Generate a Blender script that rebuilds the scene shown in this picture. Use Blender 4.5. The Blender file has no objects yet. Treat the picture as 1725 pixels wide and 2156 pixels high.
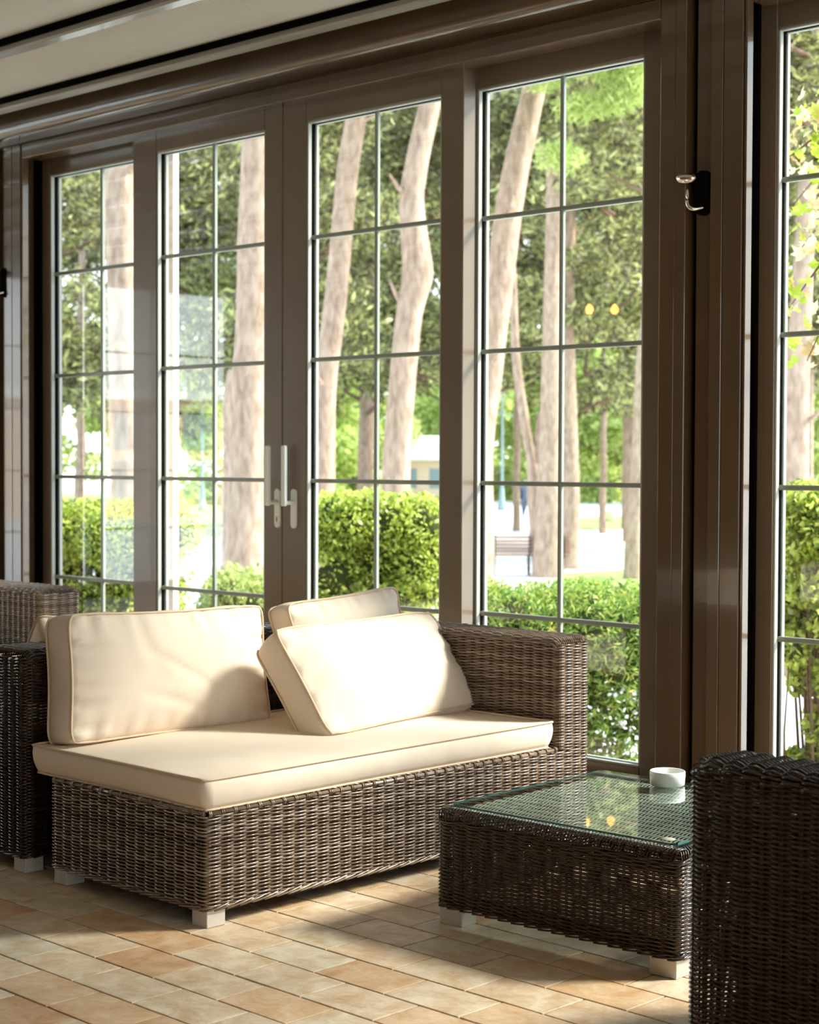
import bpy, bmesh, math, random
import numpy as np
from mathutils import Vector, Matrix, Euler
random.seed(7)
rng = np.random.default_rng(7)
PI = math.pi
SC = bpy.context.scene
COL = SC.collection

# ------------------------------------------------------------------ camera
YAW, PITCH, ROLL, FPX, EYE = 0.77220524, 0.02911381, -0.00395875, 3588.6, 1.25
fwd = Vector((-math.sin(YAW)*math.cos(PITCH), math.cos(YAW)*math.cos(PITCH), -math.sin(PITCH)))
rgt = Vector((math.cos(YAW), math.sin(YAW), 0))
dwn = fwd.cross(rgt)
r2 = math.cos(ROLL)*rgt + math.sin(ROLL)*dwn
d2 = -math.sin(ROLL)*rgt + math.cos(ROLL)*dwn
cam_d = bpy.data.cameras.new('camera')
cam = bpy.data.objects.new('camera', cam_d)
COL.objects.link(cam)
m = Matrix((r2, -d2, -fwd)).transposed().to_4x4()
m.translation = (0, 0, EYE)
cam.matrix_world = m
cam_d.sensor_fit = 'HORIZONTAL'
cam_d.sensor_width = 24.0
cam_d.lens = FPX/1725*24.0
cam_d.clip_start = 0.05
cam_d.clip_end = 600
cam_d.dof.use_dof = True
cam_d.dof.focus_distance = 4.7
cam_d.dof.aperture_fstop = 4.2
cam_d.dof.aperture_blades = 7
SC.camera = cam

def at(px, py, D):
    """world point at depth D along the view axis (used once, to place far things)"""
    v = fwd*D + r2*((px-862.5)/FPX*D) + d2*((py-1078)/FPX*D)
    return Vector((v.x, v.y, v.z+EYE))
def on_plane(px, py, axis, val):
    v = fwd + r2*((px-862.5)/FPX) + d2*((py-1078)/FPX)
    o = Vector((0, 0, EYE))
    return o + v*((val-o[axis])/v[axis])

# ------------------------------------------------------------------ world, sun, exposure
W = bpy.data.worlds.new('sky'); SC.world = W; W.use_nodes = True
nt = W.node_tree; nt.nodes.clear()
wo = nt.nodes.new('ShaderNodeOutputWorld'); bg = nt.nodes.new('ShaderNodeBackground')
tc = nt.nodes.new('ShaderNodeTexCoord'); sx = nt.nodes.new('ShaderNodeSeparateXYZ'); cr = nt.nodes.new('ShaderNodeValToRGB')
nt.links.new(tc.outputs['Generated'], sx.inputs[0]); nt.links.new(sx.outputs['Z'], cr.inputs[0])
nt.links.new(cr.outputs[0], bg.inputs[0]); nt.links.new(bg.outputs[0], wo.inputs[0])
cr.color_ramp.elements[0].position = 0.0; cr.color_ramp.elements[0].color = (0.97, 0.98, 1.0, 1)
cr.color_ramp.elements[1].position = 0.75; cr.color_ramp.elements[1].color = (0.50, 0.70, 1.0, 1)
bg.inputs['Strength'].default_value = 2.4
sun_d = bpy.data.lights.new('sun', 'SUN'); sun = bpy.data.objects.new('sun', sun_d); COL.objects.link(sun)
sun_d.energy = 8.0; sun_d.angle = math.radians(13.0); sun_d.color = (1.0, 0.93, 0.86)
sun.location = (8, 12, 10)
sun.rotation_euler = Vector((0.54, 0.66, 0.66)).to_track_quat('Z', 'Y').to_euler()
SC.view_settings.view_transform = 'Standard'; SC.view_settings.look = 'None'
SC.view_settings.gamma = 1.0; SC.view_settings.use_curve_mapping = False
SC.view_settings.exposure = 0.84
SC.cycles.use_denoising = True
SC.cycles.max_bounces = 10; SC.cycles.diffuse_bounces = 5; SC.cycles.glossy_bounces = 4
SC.cycles.transparent_max_bounces = 24; SC.cycles.transmission_bounces = 6
SC.cycles.caustics_reflective = False; SC.cycles.caustics_refractive = False
SC.cycles.sample_clamp_indirect = 8.0

# ------------------------------------------------------------------ helpers: objects
def link(o, parent=None):
    COL.objects.link(o)
    if parent is not None: o.parent = parent
    return o
def tag(o, label=None, cat=None, group=None, kind=None):
    if label: o['label'] = label
    if cat: o['category'] = cat
    if group: o['group'] = group
    if kind: o['kind'] = kind
    return o
def empty(name, loc=(0, 0, 0), rz=0.0, parent=None):
    o = bpy.data.objects.new(name, None); o.empty_display_size = 0.1
    o.location = loc; o.rotation_euler = (0, 0, rz)
    return link(o, parent)
def mesh_obj(name, verts, faces, mat, parent=None, smooth=False, loc=None):
    me = bpy.data.meshes.new(name)
    v = np.asarray(verts, dtype=np.float32).reshape(-1, 3)
    f = np.asarray(faces, dtype=np.int32)
    n, k = f.shape
    me.vertices.add(len(v)); me.vertices.foreach_set('co', v.ravel())
    me.loops.add(n*k); me.loops.foreach_set('vertex_index', f.ravel())
    me.polygons.add(n)
    me.polygons.foreach_set('loop_start', np.arange(0, n*k, k, dtype=np.int32))
    me.polygons.foreach_set('loop_total', np.full(n, k, dtype=np.int32))
    if smooth: me.polygons.foreach_set('use_smooth', np.ones(n, dtype=bool))
    me.update(calc_edges=True); me.validate()
    if mat: me.materials.append(mat)
    o = bpy.data.objects.new(name, me)
    if loc is not None: o.location = loc
    return link(o, parent)
def bm_obj(name, bm, mat, parent=None, smooth=False, loc=None):
    me = bpy.data.meshes.new(name); bm.to_mesh(me); bm.free()
    if smooth:
        for p in me.polygons: p.use_smooth = True
    for mm in (mat if isinstance(mat, (list, tuple)) else [mat]): me.materials.append(mm)
    o = bpy.data.objects.new(name, me)
    if loc is not None: o.location = loc
    return link(o, parent)
def box(bm, x0, x1, y0, y1, z0, z1, bev=0.0, rot=None, org=None):
    g = bmesh.ops.create_cube(bm, size=1.0)
    vs = g['verts']
    M = Matrix.Translation(((x0+x1)/2, (y0+y1)/2, (z0+z1)/2)) @ Matrix.Diagonal((abs(x1-x0), abs(y1-y0), abs(z1-z0), 1))
    if rot is not None:
        o = Vector(org or (0, 0, 0)); M = Matrix.Translation(o) @ rot.to_4x4() @ Matrix.Translation(-o) @ M
    bmesh.ops.transform(bm, matrix=M, verts=vs)
    if bev > 0:
        es = list({e for v in vs for e in v.link_edges})
        bmesh.ops.bevel(bm, geom=es, offset=bev, segments=1, affect='EDGES')
def box_obj(name, dims, mat, parent=None, bev=0.0, loc=None):
    bm = bmesh.new(); box(bm, *dims, bev=bev)
    return bm_obj(name, bm, mat, parent, loc=loc)
def lathe(prof, n=32):
    """prof: list of (r, z) -> verts, faces (quads)"""
    p = np.array(prof, float); k = len(p)
    a = np.linspace(0, 2*PI, n, endpoint=False)
    v = np.stack([p[:, None, 0]*np.cos(a), p[:, None, 0]*np.sin(a), np.repeat(p[:, 1:2], n, 1)], -1).reshape(-1, 3)
    i = np.arange(k-1)[:, None]*n; j = np.arange(n)[None]
    f = np.stack([i+j, i+(j+1) % n, i+n+(j+1) % n, i+n+j], -1).reshape(-1, 4)
    return v, f
def tubes(P, N, B, rn, rb, sides=5, closed=False, caps=False):
    """P (S,M,3) centre lines, N/B (S,M,3) frame; elliptic section; returns verts, faces"""
    S, M_, _ = P.shape
    a = np.linspace(0, 2*PI, sides, endpoint=False)+0.3
    rn = np.broadcast_to(np.asarray(rn, float), (S, M_))[..., None, None]
    rb = np.broadcast_to(np.asarray(rb, float), (S, M_))[..., None, None]
    V = P[:, :, None] + rn*np.cos(a)[None, None, :, None]*N[:, :, None] + rb*np.sin(a)[None, None, :, None]*B[:, :, None]
    ml = M_ if closed else M_-1
    s = np.arange(S)[:, None, None]*M_*sides; i = np.arange(ml)[None, :, None]; i2 = (i+1) % M_
    j = np.arange(sides)[None, None]; j2 = (j+1) % sides
    F = np.stack([s+i*sides+j, s+i*sides+j2, s+i2*sides+j2, s+i2*sides+j], -1).reshape(-1, 4)
    return V.reshape(-1, 3), F
def merge(parts):
    vs, fs, off = [], [], 0
    for v, f in parts:
        vs.append(v); fs.append(f+off); off += len(v)
    return np.concatenate(vs), np.concatenate(fs)
def curve_tube(pts, rad, sides=8, sub=1):
    """tube along an arbitrary polyline with radius (scalar or per point), capped to points"""
    P = np.array([list(p) for p in pts], float)
    R = np.broadcast_to(np.asarray(rad, float), (len(P),)).copy()
    if sub > 1:
        t = np.linspace(0, len(P)-1, (len(P)-1)*sub+1); k = np.arange(len(P))
        # catmull-rom
        Pp = np.vstack([2*P[0]-P[1], P, 2*P[-1]-P[-2]]); i = np.minimum(t.astype(int), len(P)-2); u = (t-i)[:, None]
        p0, p1, p2, p3 = Pp[i], Pp[i+1], Pp[i+2], Pp[i+3]
        R = np.interp(t, k, R)
        P = 0.5*((2*p1)+(-p0+p2)*u+(2*p0-5*p1+4*p2-p3)*u**2+(-p0+3*p1-3*p2+p3)*u**3)
    T = np.gradient(P, axis=0); T /= np.linalg.norm(T, axis=1)[:, None]+1e-12
    ref = np.array([0, 0, 1.0]) if abs(T[:, 2]).mean() < 0.8 else np.array([1.0, 0, 0])
    N = np.cross(T, ref); N /= np.linalg.norm(N, axis=1)[:, None]+1e-12
    B = np.cross(T, N)
    P = np.vstack([P[:1], P, P[-1:]]); N = np.vstack([N[:1], N, N[-1:]]); B = np.vstack([B[:1], B, B[-1:]])
    R = np.concatenate([[R[0]*0.02], R, [R[-1]*0.02]])
    return tubes(P[None], N[None], B[None], R[None], R[None], sides)

# ------------------------------------------------------------------ helpers: materials
def mat(name, color, rough=0.5, spec=0.5, metal=0.0, coat=0.0, **kw):
    M_ = bpy.data.materials.new(name); M_.use_nodes = True
    b = M_.node_tree.nodes['Principled BSDF']
    b.inputs['Base Color'].default_value = (*color, 1); b.inputs['Roughness'].default_value = rough
    b.inputs['Specular IOR Level'].default_value = spec; b.inputs['Metallic'].default_value = metal
    b.inputs['Coat Weight'].default_value = coat
    return M_
def nodes(M_): return M_.node_tree.nodes, M_.node_tree.links, M_.node_tree.nodes['Principled BSDF']
def noise_mix(M_, c1, c2, scale=8.0, detail=4.0, lo=0.35, hi=0.65, rand=None, coord='Object', rand_amt=1.0, stretch=None, dist=0.0):
    n, l, b = nodes(M_)
    t = n.new('ShaderNodeTexCoord'); no = n.new('ShaderNodeTexNoise'); r = n.new('ShaderNodeValToRGB')
    no.inputs['Scale'].default_value = scale; no.inputs['Detail'].default_value = detail; no.inputs['Distortion'].default_value = dist
    src = t.outputs[coord]
    if stretch:
        mp = n.new('ShaderNodeMapping'); mp.inputs['Scale'].default_value = stretch; l.new(src, mp.inputs[0]); src = mp.outputs[0]
    l.new(src, no.inputs['Vector']); l.new(no.outputs['Fac'], r.inputs[0])
    r.color_ramp.elements[0].position = lo; r.color_ramp.elements[0].color = (*c1, 1)
    r.color_ramp.elements[1].position = hi; r.color_ramp.elements[1].color = (*c2, 1)
    l.new(r.outputs[0], b.inputs['Base Color'])
    return r, no
def add_bump(M_, scale, strength, dist=0.002, detail=3.0, coord='Object', stretch=None, kind='noise'):
    n, l, b = nodes(M_)
    t = n.new('ShaderNodeTexCoord')
    no = n.new('ShaderNodeTexNoise') if kind == 'noise' else n.new('ShaderNodeTexVoronoi')
    no.inputs['Scale'].default_value = scale
    if kind == 'noise': no.inputs['Detail'].default_value = detail
    src = t.outputs[coord]
    if stretch:
        mp = n.new('ShaderNodeMapping'); mp.inputs['Scale'].default_value = stretch; l.new(src, mp.inputs[0]); src = mp.outputs[0]
    l.new(src, no.inputs['Vector'])
    bu = n.new('ShaderNodeBump'); bu.inputs['Strength'].default_value = strength; bu.inputs['Distance'].default_value = dist
    l.new(no.outputs[0], bu.inputs['Height']); l.new(bu.outputs[0], b.inputs['Normal'])

# painted aluminium of the doors
M_FRAME = mat('brown_paint', (0.13, 0.085, 0.05), 0.22, 0.6, coat=0.6)
noise_mix(M_FRAME, (0.088, 0.052, 0.026), (0.105, 0.063, 0.032), 2.0, 2)
add_bump(M_FRAME, 2.0, 0.05, 0.004, 1)
M_LEAF = mat('leaf_paint', (0.17, 0.13, 0.09), 0.3, 0.5, coat=0.3)
noise_mix(M_LEAF, (0.16, 0.115, 0.072), (0.185, 0.135, 0.088), 2.0, 4)
M_BEAD = mat('bead_grey', (0.42, 0.43, 0.38), 0.4)
M_BAR = mat('bar_grey', (0.28, 0.31, 0.26), 0.3)
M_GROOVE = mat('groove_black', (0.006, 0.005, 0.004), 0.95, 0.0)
M_RAIL = mat('rail_greige', (0.24, 0.22, 0.18), 0.3, coat=0.2)
M_FABRIC = mat('ceiling_fabric', (0.56, 0.52, 0.45), 0.75)
def fabric_stripes():
    n, l, b = nodes(M_FABRIC)
    t = n.new('ShaderNodeTexCoord'); mp = n.new('ShaderNodeMapping'); w = n.new('ShaderNodeTexWave'); r = n.new('ShaderNodeValToRGB')
    l.new(t.outputs['Object'], mp.inputs[0]); l.new(mp.outputs[0], w.inputs['Vector'])
    w.bands_direction = 'X'; w.inputs['Scale'].default_value = 17.0; w.inputs['Distortion'].default_value = 0.0
    r.color_ramp.elements[0].color = (0.33, 0.295, 0.24, 1); r.color_ramp.elements[1].color = (0.54, 0.50, 0.42, 1)
    l.new(w.outputs['Fac'], r.inputs[0]); l.new(r.outputs[0], b.inputs['Base Color'])
    bu = n.new('ShaderNodeBump'); bu.inputs['Strength'].default_value = 0.4; bu.inputs['Distance'].default_value = 0.003
    l.new(w.outputs['Fac'], bu.inputs['Height']); l.new(bu.outputs[0], b.inputs['Normal'])
fabric_stripes()
M_WALL = mat('plaster', (0.14, 0.10, 0.07), 0.8)
def glass_mat(name, tint, ior=1.5, gain=1.0):
    M_ = bpy.data.materials.new(name); M_.use_nodes = True
    n, l = M_.node_tree.nodes, M_.node_tree.links; n.clear()
    o = n.new('ShaderNodeOutputMaterial'); mx = n.new('ShaderNodeMixShader'); tr = n.new('ShaderNodeBsdfTransparent'); gl = n.new('ShaderNodeBsdfGlossy')
    fr = n.new('ShaderNodeFresnel'); fr.inputs['IOR'].default_value = ior
    ge = n.new('ShaderNodeNewGeometry'); m1 = n.new('ShaderNodeMath'); m1.operation = 'SUBTRACT'; m1.inputs[0].default_value = gain
    m2 = n.new('ShaderNodeMath'); m2.operation = 'MULTIPLY'; m2.use_clamp = True
    m0 = n.new('ShaderNodeMath'); m0.operation = 'MULTIPLY'; m0.inputs[1].default_value = gain
    l.new(ge.outputs['Backfacing'], m0.inputs[0]); l.new(m0.outputs[0], m1.inputs[1])
    l.new(fr.outputs[0], m2.inputs[0]); l.new(m1.outputs[0], m2.inputs[1])
    tr.inputs[0].default_value = (*tint, 1); gl.inputs['Roughness'].default_value = 0.0
    l.new(m2.outputs[0], mx.inputs[0]); l.new(tr.outputs[0], mx.inputs[1]); l.new(gl.outputs[0], mx.inputs[2]); l.new(mx.outputs[0], o.inputs[0])
    return M_
M_GLASS = glass_mat('window_glass', (0.93, 0.965, 0.945), 1.5, 2.6)
M_TGLASS = glass_mat('table_glass', (0.89, 0.955, 0.93), 1.5, 1.9)
M_TEDGE = mat('glass_edge', (0.05, 0.20, 0.18), 0.08, 0.8)
M_WHITE = mat('white_paint', (0.86, 0.86, 0.80), 0.35)
M_HANDLE = mat('handle_white', (0.78, 0.80, 0.74), 0.25, coat=0.3)
M_CHROME = mat('chrome', (0.75, 0.68, 0.62), 0.08, metal=1.0)
M_CERAMIC = mat('white_ceramic', (0.84, 0.85, 0.82), 0.22, coat=0.5)
M_RUST = mat('worn_brass', (0.35, 0.17, 0.06), 0.5)
M_FOOT = mat('aluminium_foot', (0.60, 0.56, 0.50), 0.42, metal=0.35)
add_bump(M_FOOT, 400, 0.15, 0.0005, stretch=(1, 1, 0.1))

def wicker_mat(name, c1, c2, c3, rough=0.28):
    M_ = mat(name, c1, rough, 0.6, coat=0.15)
    n, l, b = nodes(M_)
    g = n.new('ShaderNodeNewGeometry'); t = n.new('ShaderNodeTexCoord'); no = n.new('ShaderNodeTexNoise')
    no.inputs['Scale'].default_value = 14.0; no.inputs['Detail'].default_value = 3.0
    mp = n.new('ShaderNodeMapping'); mp.inputs['Scale'].default_value = (1, 1, 14); l.new(t.outputs['Object'], mp.inputs[0]); l.new(mp.outputs[0], no.inputs['Vector'])
    a = n.new('ShaderNodeMath'); a.operation = 'MULTIPLY_ADD'; a.inputs[1].default_value = 0.45
    s = n.new('ShaderNodeMath'); s.operation = 'MULTIPLY'; s.inputs[1].default_value = 0.6
    l.new(g.outputs['Random Per Island'], a.inputs[0]); l.new(no.outputs['Fac'], s.inputs[0]); l.new(s.outputs[0], a.inputs[2])
    r = n.new('ShaderNodeValToRGB'); l.new(a.outputs[0], r.inputs[0])
    r.color_ramp.elements[0].position = 0.15; r.color_ramp.elements[0].color = (*c1, 1)
    r.color_ramp.elements[1].position = 0.9; r.color_ramp.elements[1].color = (*c3, 1)
    e = r.color_ramp.elements.new(0.5); e.color = (*c2, 1)
    l.new(r.outputs[0], b.inputs['Base Color'])
    b.inputs['Roughness'].default_value = rough
    return M_
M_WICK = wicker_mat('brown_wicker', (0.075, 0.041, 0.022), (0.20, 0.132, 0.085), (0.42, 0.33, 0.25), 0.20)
M_WICKT = wicker_mat('lit_top_wicker', (0.34, 0.31, 0.25), (0.52, 0.48, 0.40), (0.70, 0.66, 0.56), 0.3)  # lighter copy of the wicker: skylight and glare put into the colour
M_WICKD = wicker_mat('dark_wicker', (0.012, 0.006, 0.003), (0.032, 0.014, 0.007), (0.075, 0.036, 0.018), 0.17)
M_ROD = mat('wicker_rod', (0.045, 0.022, 0.011), 0.35)
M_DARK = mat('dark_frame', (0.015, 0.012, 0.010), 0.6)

M_CUSH = mat('cream_canvas', (0.78, 0.65, 0.53), 0.85, 0.2)
noise_mix(M_CUSH, (0.745, 0.62, 0.49), (0.79, 0.665, 0.535), 3.0, 3)
def canvas_bump():
    n, l, b = nodes(M_CUSH)
    t = n.new('ShaderNodeTexCoord'); a = n.new('ShaderNodeTexNoise'); a.inputs['Scale'].default_value = 700
    c = n.new('ShaderNodeTexNoise'); c.inputs['Scale'].default_value = 9.0; c.inputs['Detail'].default_value = 1.5; c.inputs['Distortion'].default_value = 0.3
    l.new(t.outputs['Object'], a.inputs['Vector']); l.new(t.outputs['Object'], c.inputs['Vector'])
    b1 = n.new('ShaderNodeBump'); b1.inputs['Strength'].default_value = 0.25; b1.inputs['Distance'].default_value = 0.0008
    b2 = n.new('ShaderNodeBump'); b2.inputs['Strength'].default_value = 0.3; b2.inputs['Distance'].default_value = 0.012
    l.new(a.outputs['Fac'], b1.inputs['Height']); l.new(c.outputs['Fac'], b2.inputs['Height'])
    l.new(b1.outputs[0], b2.inputs['Normal']); l.new(b2.outputs[0], b.inputs['Normal'])
canvas_bump()
M_PIPE = mat('cushion_piping', (0.66, 0.50, 0.34), 0.7)

def tile_mat(name, island):
    M_ = mat(name, (0.5, 0.35, 0.22), 0.45, 0.4)
    n, l, b = nodes(M_)
    if island: g = n.new('ShaderNodeNewGeometry'); rnd = g.outputs['Random Per Island']
    else: g = n.new('ShaderNodeObjectInfo'); rnd = g.outputs['Random']
    t = n.new('ShaderNodeTexCoord'); gg = n.new('ShaderNodeNewGeometry')
    r = n.new('ShaderNodeValToRGB'); l.new(rnd, r.inputs[0])
    els = r.color_ramp.elements
    els[0].position = 0.0; els[0].color = (0.52, 0.34, 0.21, 1); els[1].position = 1.0; els[1].color = (0.52, 0.48, 0.39, 1)
    for p, c in ((0.14, (0.58, 0.42, 0.27, 1)), (0.36, (0.60, 0.46, 0.32, 1)), (0.58, (0.58, 0.48, 0.36, 1)), (0.80, (0.62, 0.52, 0.39, 1))):
        e = els.new(p); e.color = c
    r.color_ramp.interpolation = 'LINEAR'
    # cloudy mineral streaks, offset per tile
    ad = n.new('ShaderNodeVectorMath'); ad.operation = 'MULTIPLY_ADD'; ad.inputs[1].default_value = (37, 61, 0)
    cb = n.new('ShaderNodeCombineXYZ'); l.new(rnd, cb.inputs[0]); l.new(rnd, cb.inputs[1])
    l.new(cb.outputs[0], ad.inputs[0]); l.new(gg.outputs['Position'], ad.inputs[2])
    n1 = n.new('ShaderNodeTexNoise'); n1.inputs['Scale'].default_value = 11; n1.inputs['Detail'].default_value = 9; n1.inputs['Distortion'].default_value = 0.5; n1.inputs['Roughness'].default_value = 0.72
    l.new(ad.outputs[0], n1.inputs['Vector'])
    r1 = n.new('ShaderNodeValToRGB'); l.new(n1.outputs['Fac'], r1.inputs[0])
    r1.color_ramp.elements[0].position = 0.34; r1.color_ramp.elements[0].color = (0.86, 0.68, 0.50, 1)
    r1.color_ramp.elements[1].position = 0.62; r1.color_ramp.elements[1].color = (1.22, 1.22, 1.20, 1)
    mx = n.new('ShaderNodeMix'); mx.data_type = 'RGBA'; mx.blend_type = 'MULTIPLY'; mx.inputs[0].default_value = 1.0
    l.new(r.outputs[0], mx.inputs[6]); l.new(r1.outputs[0], mx.inputs[7]); l.new(mx.outputs[2], b.inputs['Base Color'])
    n2 = n.new('ShaderNodeTexNoise'); n2.inputs['Scale'].default_value = 55; n2.inputs['Detail'].default_value = 5
    l.new(gg.outputs['Position'], n2.inputs['Vector'])
    bu = n.new('ShaderNodeBump'); bu.inputs['Strength'].default_value = 0.45; bu.inputs['Distance'].default_value = 0.003
    l.new(n2.outputs['Fac'], bu.inputs['Height']); l.new(bu.outputs[0], b.inputs['Normal'])
    return M_
M_TILE = tile_mat('stone_tile', False); M_TILE2 = tile_mat('stone_tile_far', True)
M_GROUT = mat('grout', (0.22, 0.20, 0.17), 0.9)
add_bump(M_GROUT, 200, 0.4, 0.001)

def leaf_mat(name, c1, c2, c3, trans=0.35, p=(0.1, 0.5, 0.95), rough=0.45):
    M_ = bpy.data.materials.new(name); M_.use_nodes = True
    n, l, b = nodes(M_)
    g = n.new('ShaderNodeNewGeometry'); r = n.new('ShaderNodeValToRGB'); l.new(g.outputs['Random Per Island'], r.inputs[0])
    r.color_ramp.elements[0].position = p[0]; r.color_ramp.elements[0].color = (*c1, 1)
    r.color_ramp.elements[1].position = p[2]; r.color_ramp.elements[1].color = (*c3, 1)
    e = r.color_ramp.elements.new(p[1]); e.color = (*c2, 1)
    l.new(r.outputs[0], b.inputs['Base Color']); b.inputs['Roughness'].default_value = rough
    tr = n.new('ShaderNodeBsdfTranslucent'); l.new(r.outputs[0], tr.inputs[0])
    mx = n.new('ShaderNodeMixShader'); mx.inputs[0].default_value = trans
    l.new(b.outputs[0], mx.inputs[1]); l.new(tr.outputs[0], mx.inputs[2]); l.new(mx.outputs[0], n['Material Output'].inputs[0])
    return M_
M_PINE = leaf_mat('pine_needles', (0.070, 0.055, 0.028), (0.19, 0.19, 0.065), (0.66, 0.66, 0.26), 0.35)
M_SPRIG = leaf_mat('fresh_needles', (0.25, 0.33, 0.07), (0.45, 0.55, 0.14), (0.70, 0.75, 0.28), 0.4)
M_BLOSSOM = mat('white_blossom', (0.85, 0.83, 0.80), 0.7)
M_DECID = leaf_mat('park_leaves', (0.30, 0.36, 0.09), (0.54, 0.62, 0.18), (0.80, 0.84, 0.36), 0.5)
M_BOX = leaf_mat('boxwood_leaves', (0.17, 0.23, 0.03), (0.50, 0.58, 0.08), (0.84, 0.86, 0.22), 0.5, rough=0.3)
M_JUNI = leaf_mat('feathery_leaves', (0.10, 0.20, 0.035), (0.30, 0.46, 0.08), (0.60, 0.70, 0.18), 0.45)
M_JUNIY = leaf_mat('yellow_tips', (0.20, 0.34, 0.04), (0.45, 0.50, 0.08), (0.75, 0.60, 0.16), 0.35)
M_MAPLE = leaf_mat('maple_leaves', (0.30, 0.40, 0.03), (0.52, 0.58, 0.07), (0.80, 0.66, 0.30), 0.5)
M_TWIG = mat('twig', (0.16, 0.09, 0.05), 0.8)
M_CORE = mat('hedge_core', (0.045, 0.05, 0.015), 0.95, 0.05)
M_BARK = mat('pine_bark', (0.42, 0.30, 0.22), 0.85, 0.2)
noise_mix(M_BARK, (0.25, 0.165, 0.115), (0.44, 0.32, 0.24), 13.0, 8, 0.32, 0.66, stretch=(1, 1, 0.35), dist=0.35)
add_bump(M_BARK, 9.0, 0.6, 0.02, 5, stretch=(1, 1, 0.4))
M_PLAZA = mat('pale_paving', (0.74, 0.72, 0.68), 0.8)
noise_mix(M_PLAZA, (0.68, 0.66, 0.62), (0.80, 0.78, 0.74), 0.8, 5)
M_GRASS = mat('grass', (0.22, 0.32, 0.07), 0.9)
noise_mix(M_GRASS, (0.17, 0.27, 0.05), (0.36, 0.42, 0.13), 1.5, 6)
M_PARKWALL = mat('beige_facade', (0.70, 0.50, 0.36), 0.8)
M_LAMPIRON = mat('lamp_iron', (0.22, 0.28, 0.30), 0.5)
M_FROST = mat('frosted_glass', (0.75, 0.78, 0.74), 0.3)
M_BENCHW = mat('bench_wood', (0.30, 0.14, 0.10), 0.6)
M_IRON = mat('cast_iron', (0.05, 0.05, 0.05), 0.5)

# ================================================================== STRUCTURE
H_CEIL = 3.12
# ---- floor: slab with grout colour, single tiles in view, the rest joined
floor = box_obj('floor', (-13.0, 5.0, -4.0, 5.40, -0.16, -0.0035), M_GROUT)
tag(floor, 'stone-tiled floor laid in a running bond under the seating', 'floor', kind='structure')
TW, TH, GAP = 0.2415, 0.1525, 0.0055
def tile_verts(w, h, dz, bev=0.0012):
    x, y = w/2, h/2
    lo = [(-x, -y, -0.006), (x, -y, -0.006), (x, y, -0.006), (-x, y, -0.006)]
    md = [(a, b_, dz-0.0010) for a, b_, _ in lo]
    tp = [(a-math.copysign(bev, a), b_-math.copysign(bev, b_), dz) for a, b_, _ in lo]
    v = lo+md+tp; f = [(8, 9, 10, 11)]
    for k in range(4):
        k2 = (k+1) % 4; f += [(k, k2, 4+k2, 4+k), (4+k, 4+k2, 8+k2, 8+k)]
    return v, f
tile_me = []
for k in range(4):
    v, f = tile_verts(TW-GAP, TH-GAP, random.uniform(-0.0008, 0.0006))
    me = bpy.data.meshes.new('tile'); me.from_pydata(v, [], f); me.materials.append(M_TILE); tile_me.append(me)
def project(p):
    v = Vector(p)-Vector((0, 0, EYE)); d = v.dot(fwd)
    return (862.5+FPX*v.dot(r2)/d, 1078+FPX*v.dot(d2)/d, d) if d > 0.2 else (1e9, 1e9, d)
singles, rest = [], []
for k in range(-44, 19):
    y = 2.655+TH*(k+0.5)
    if y-TH/2 < -4.0 or y+TH/2 > 5.42: continue
    off = 0.0 if k % 2 == 0 else TW/2
    j0 = int(math.floor((-13.0+3.42)/TW)); j1 = int((5.0+3.42)/TW)
    for j in range(j0, j1):
        x = -3.42+off+TW*(j+0.5)
        px, py, d = project((x, y, 0))
        vis = -90 < px < 1800 and 1700 < py < 2260 and not (-4.3 < x < -3.7 and y > 3.1) and not (x < -4.6)
        (singles if vis else rest).append((x, y, d))
singles.sort(key=lambda s: s[2])
rest += singles[300:]; singles = singles[:300]
for x, y, d in singles:
    o = bpy.data.objects.new('tile', random.choice(tile_me)); o.location = (x, y, 0)
    o.rotation_euler = (random.uniform(-.002, .002), random.uniform(-.002, .002), random.uniform(-.004, .004)+(PI if random.random() < .5 else 0))
    link(o, floor)
v, f = tile_verts(TW-GAP, TH-GAP, 0.0); v = np.array(v); f4 = np.array(f)
R_ = np.array(rest)[:, :2]
vv = np.repeat(v[None], len(R_), 0); vv[:, :, :2] += R_[:, None]
ff = f4[None]+np.arange(len(R_))[:, None, None]*len(v)
o = mesh_obj('far_tiles', vv.reshape(-1, 3), ff.reshape(-1, 4), M_TILE2, floor); o['kind'] = 'stuff'

# ---- ceiling: retractable fabric panels between metal rails
ceil_ = empty('ceiling', (0, 0, 0)); tag(ceil_, 'greige fabric roof panels stretched between metal rails', 'ceiling', kind='structure')
def strip(name, y0, z0, y1, z1, sag, mt, parent, n=10, th=0.012, x0=-13.0, x1=5.0):
    ys = np.linspace(y0, y1, n+1); t = np.linspace(0, 1, n+1); zs = z0+(z1-z0)*t-4*sag*t*(1-t)
    v = []
    for x in (x0, x1):
        for y, z in zip(ys, zs): v.append((x, y, z))
        for y, z in zip(ys, zs): v.append((x, y, z+th))
    m_ = n+1; f = []
    for i in range(n):
        f += [(i, i+1, 2*m_+i+1, 2*m_+i), (m_+i+1, m_+i, 3*m_+i, 3*m_+i+1)]
    f += [(m_, 0, 2*m_, 3*m_), (n, m_+n, 3*m_+n, 2*m_+n)]
    return mesh_obj(name, v, [q for q in f], mt, parent, smooth=True)
rails = [4.80, 4.14, 3.48, 2.82, 2.16, 1.50, 0.84, 0.18, -0.48, -1.14, -1.80, -2.46, -3.12, -3.9]
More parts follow.
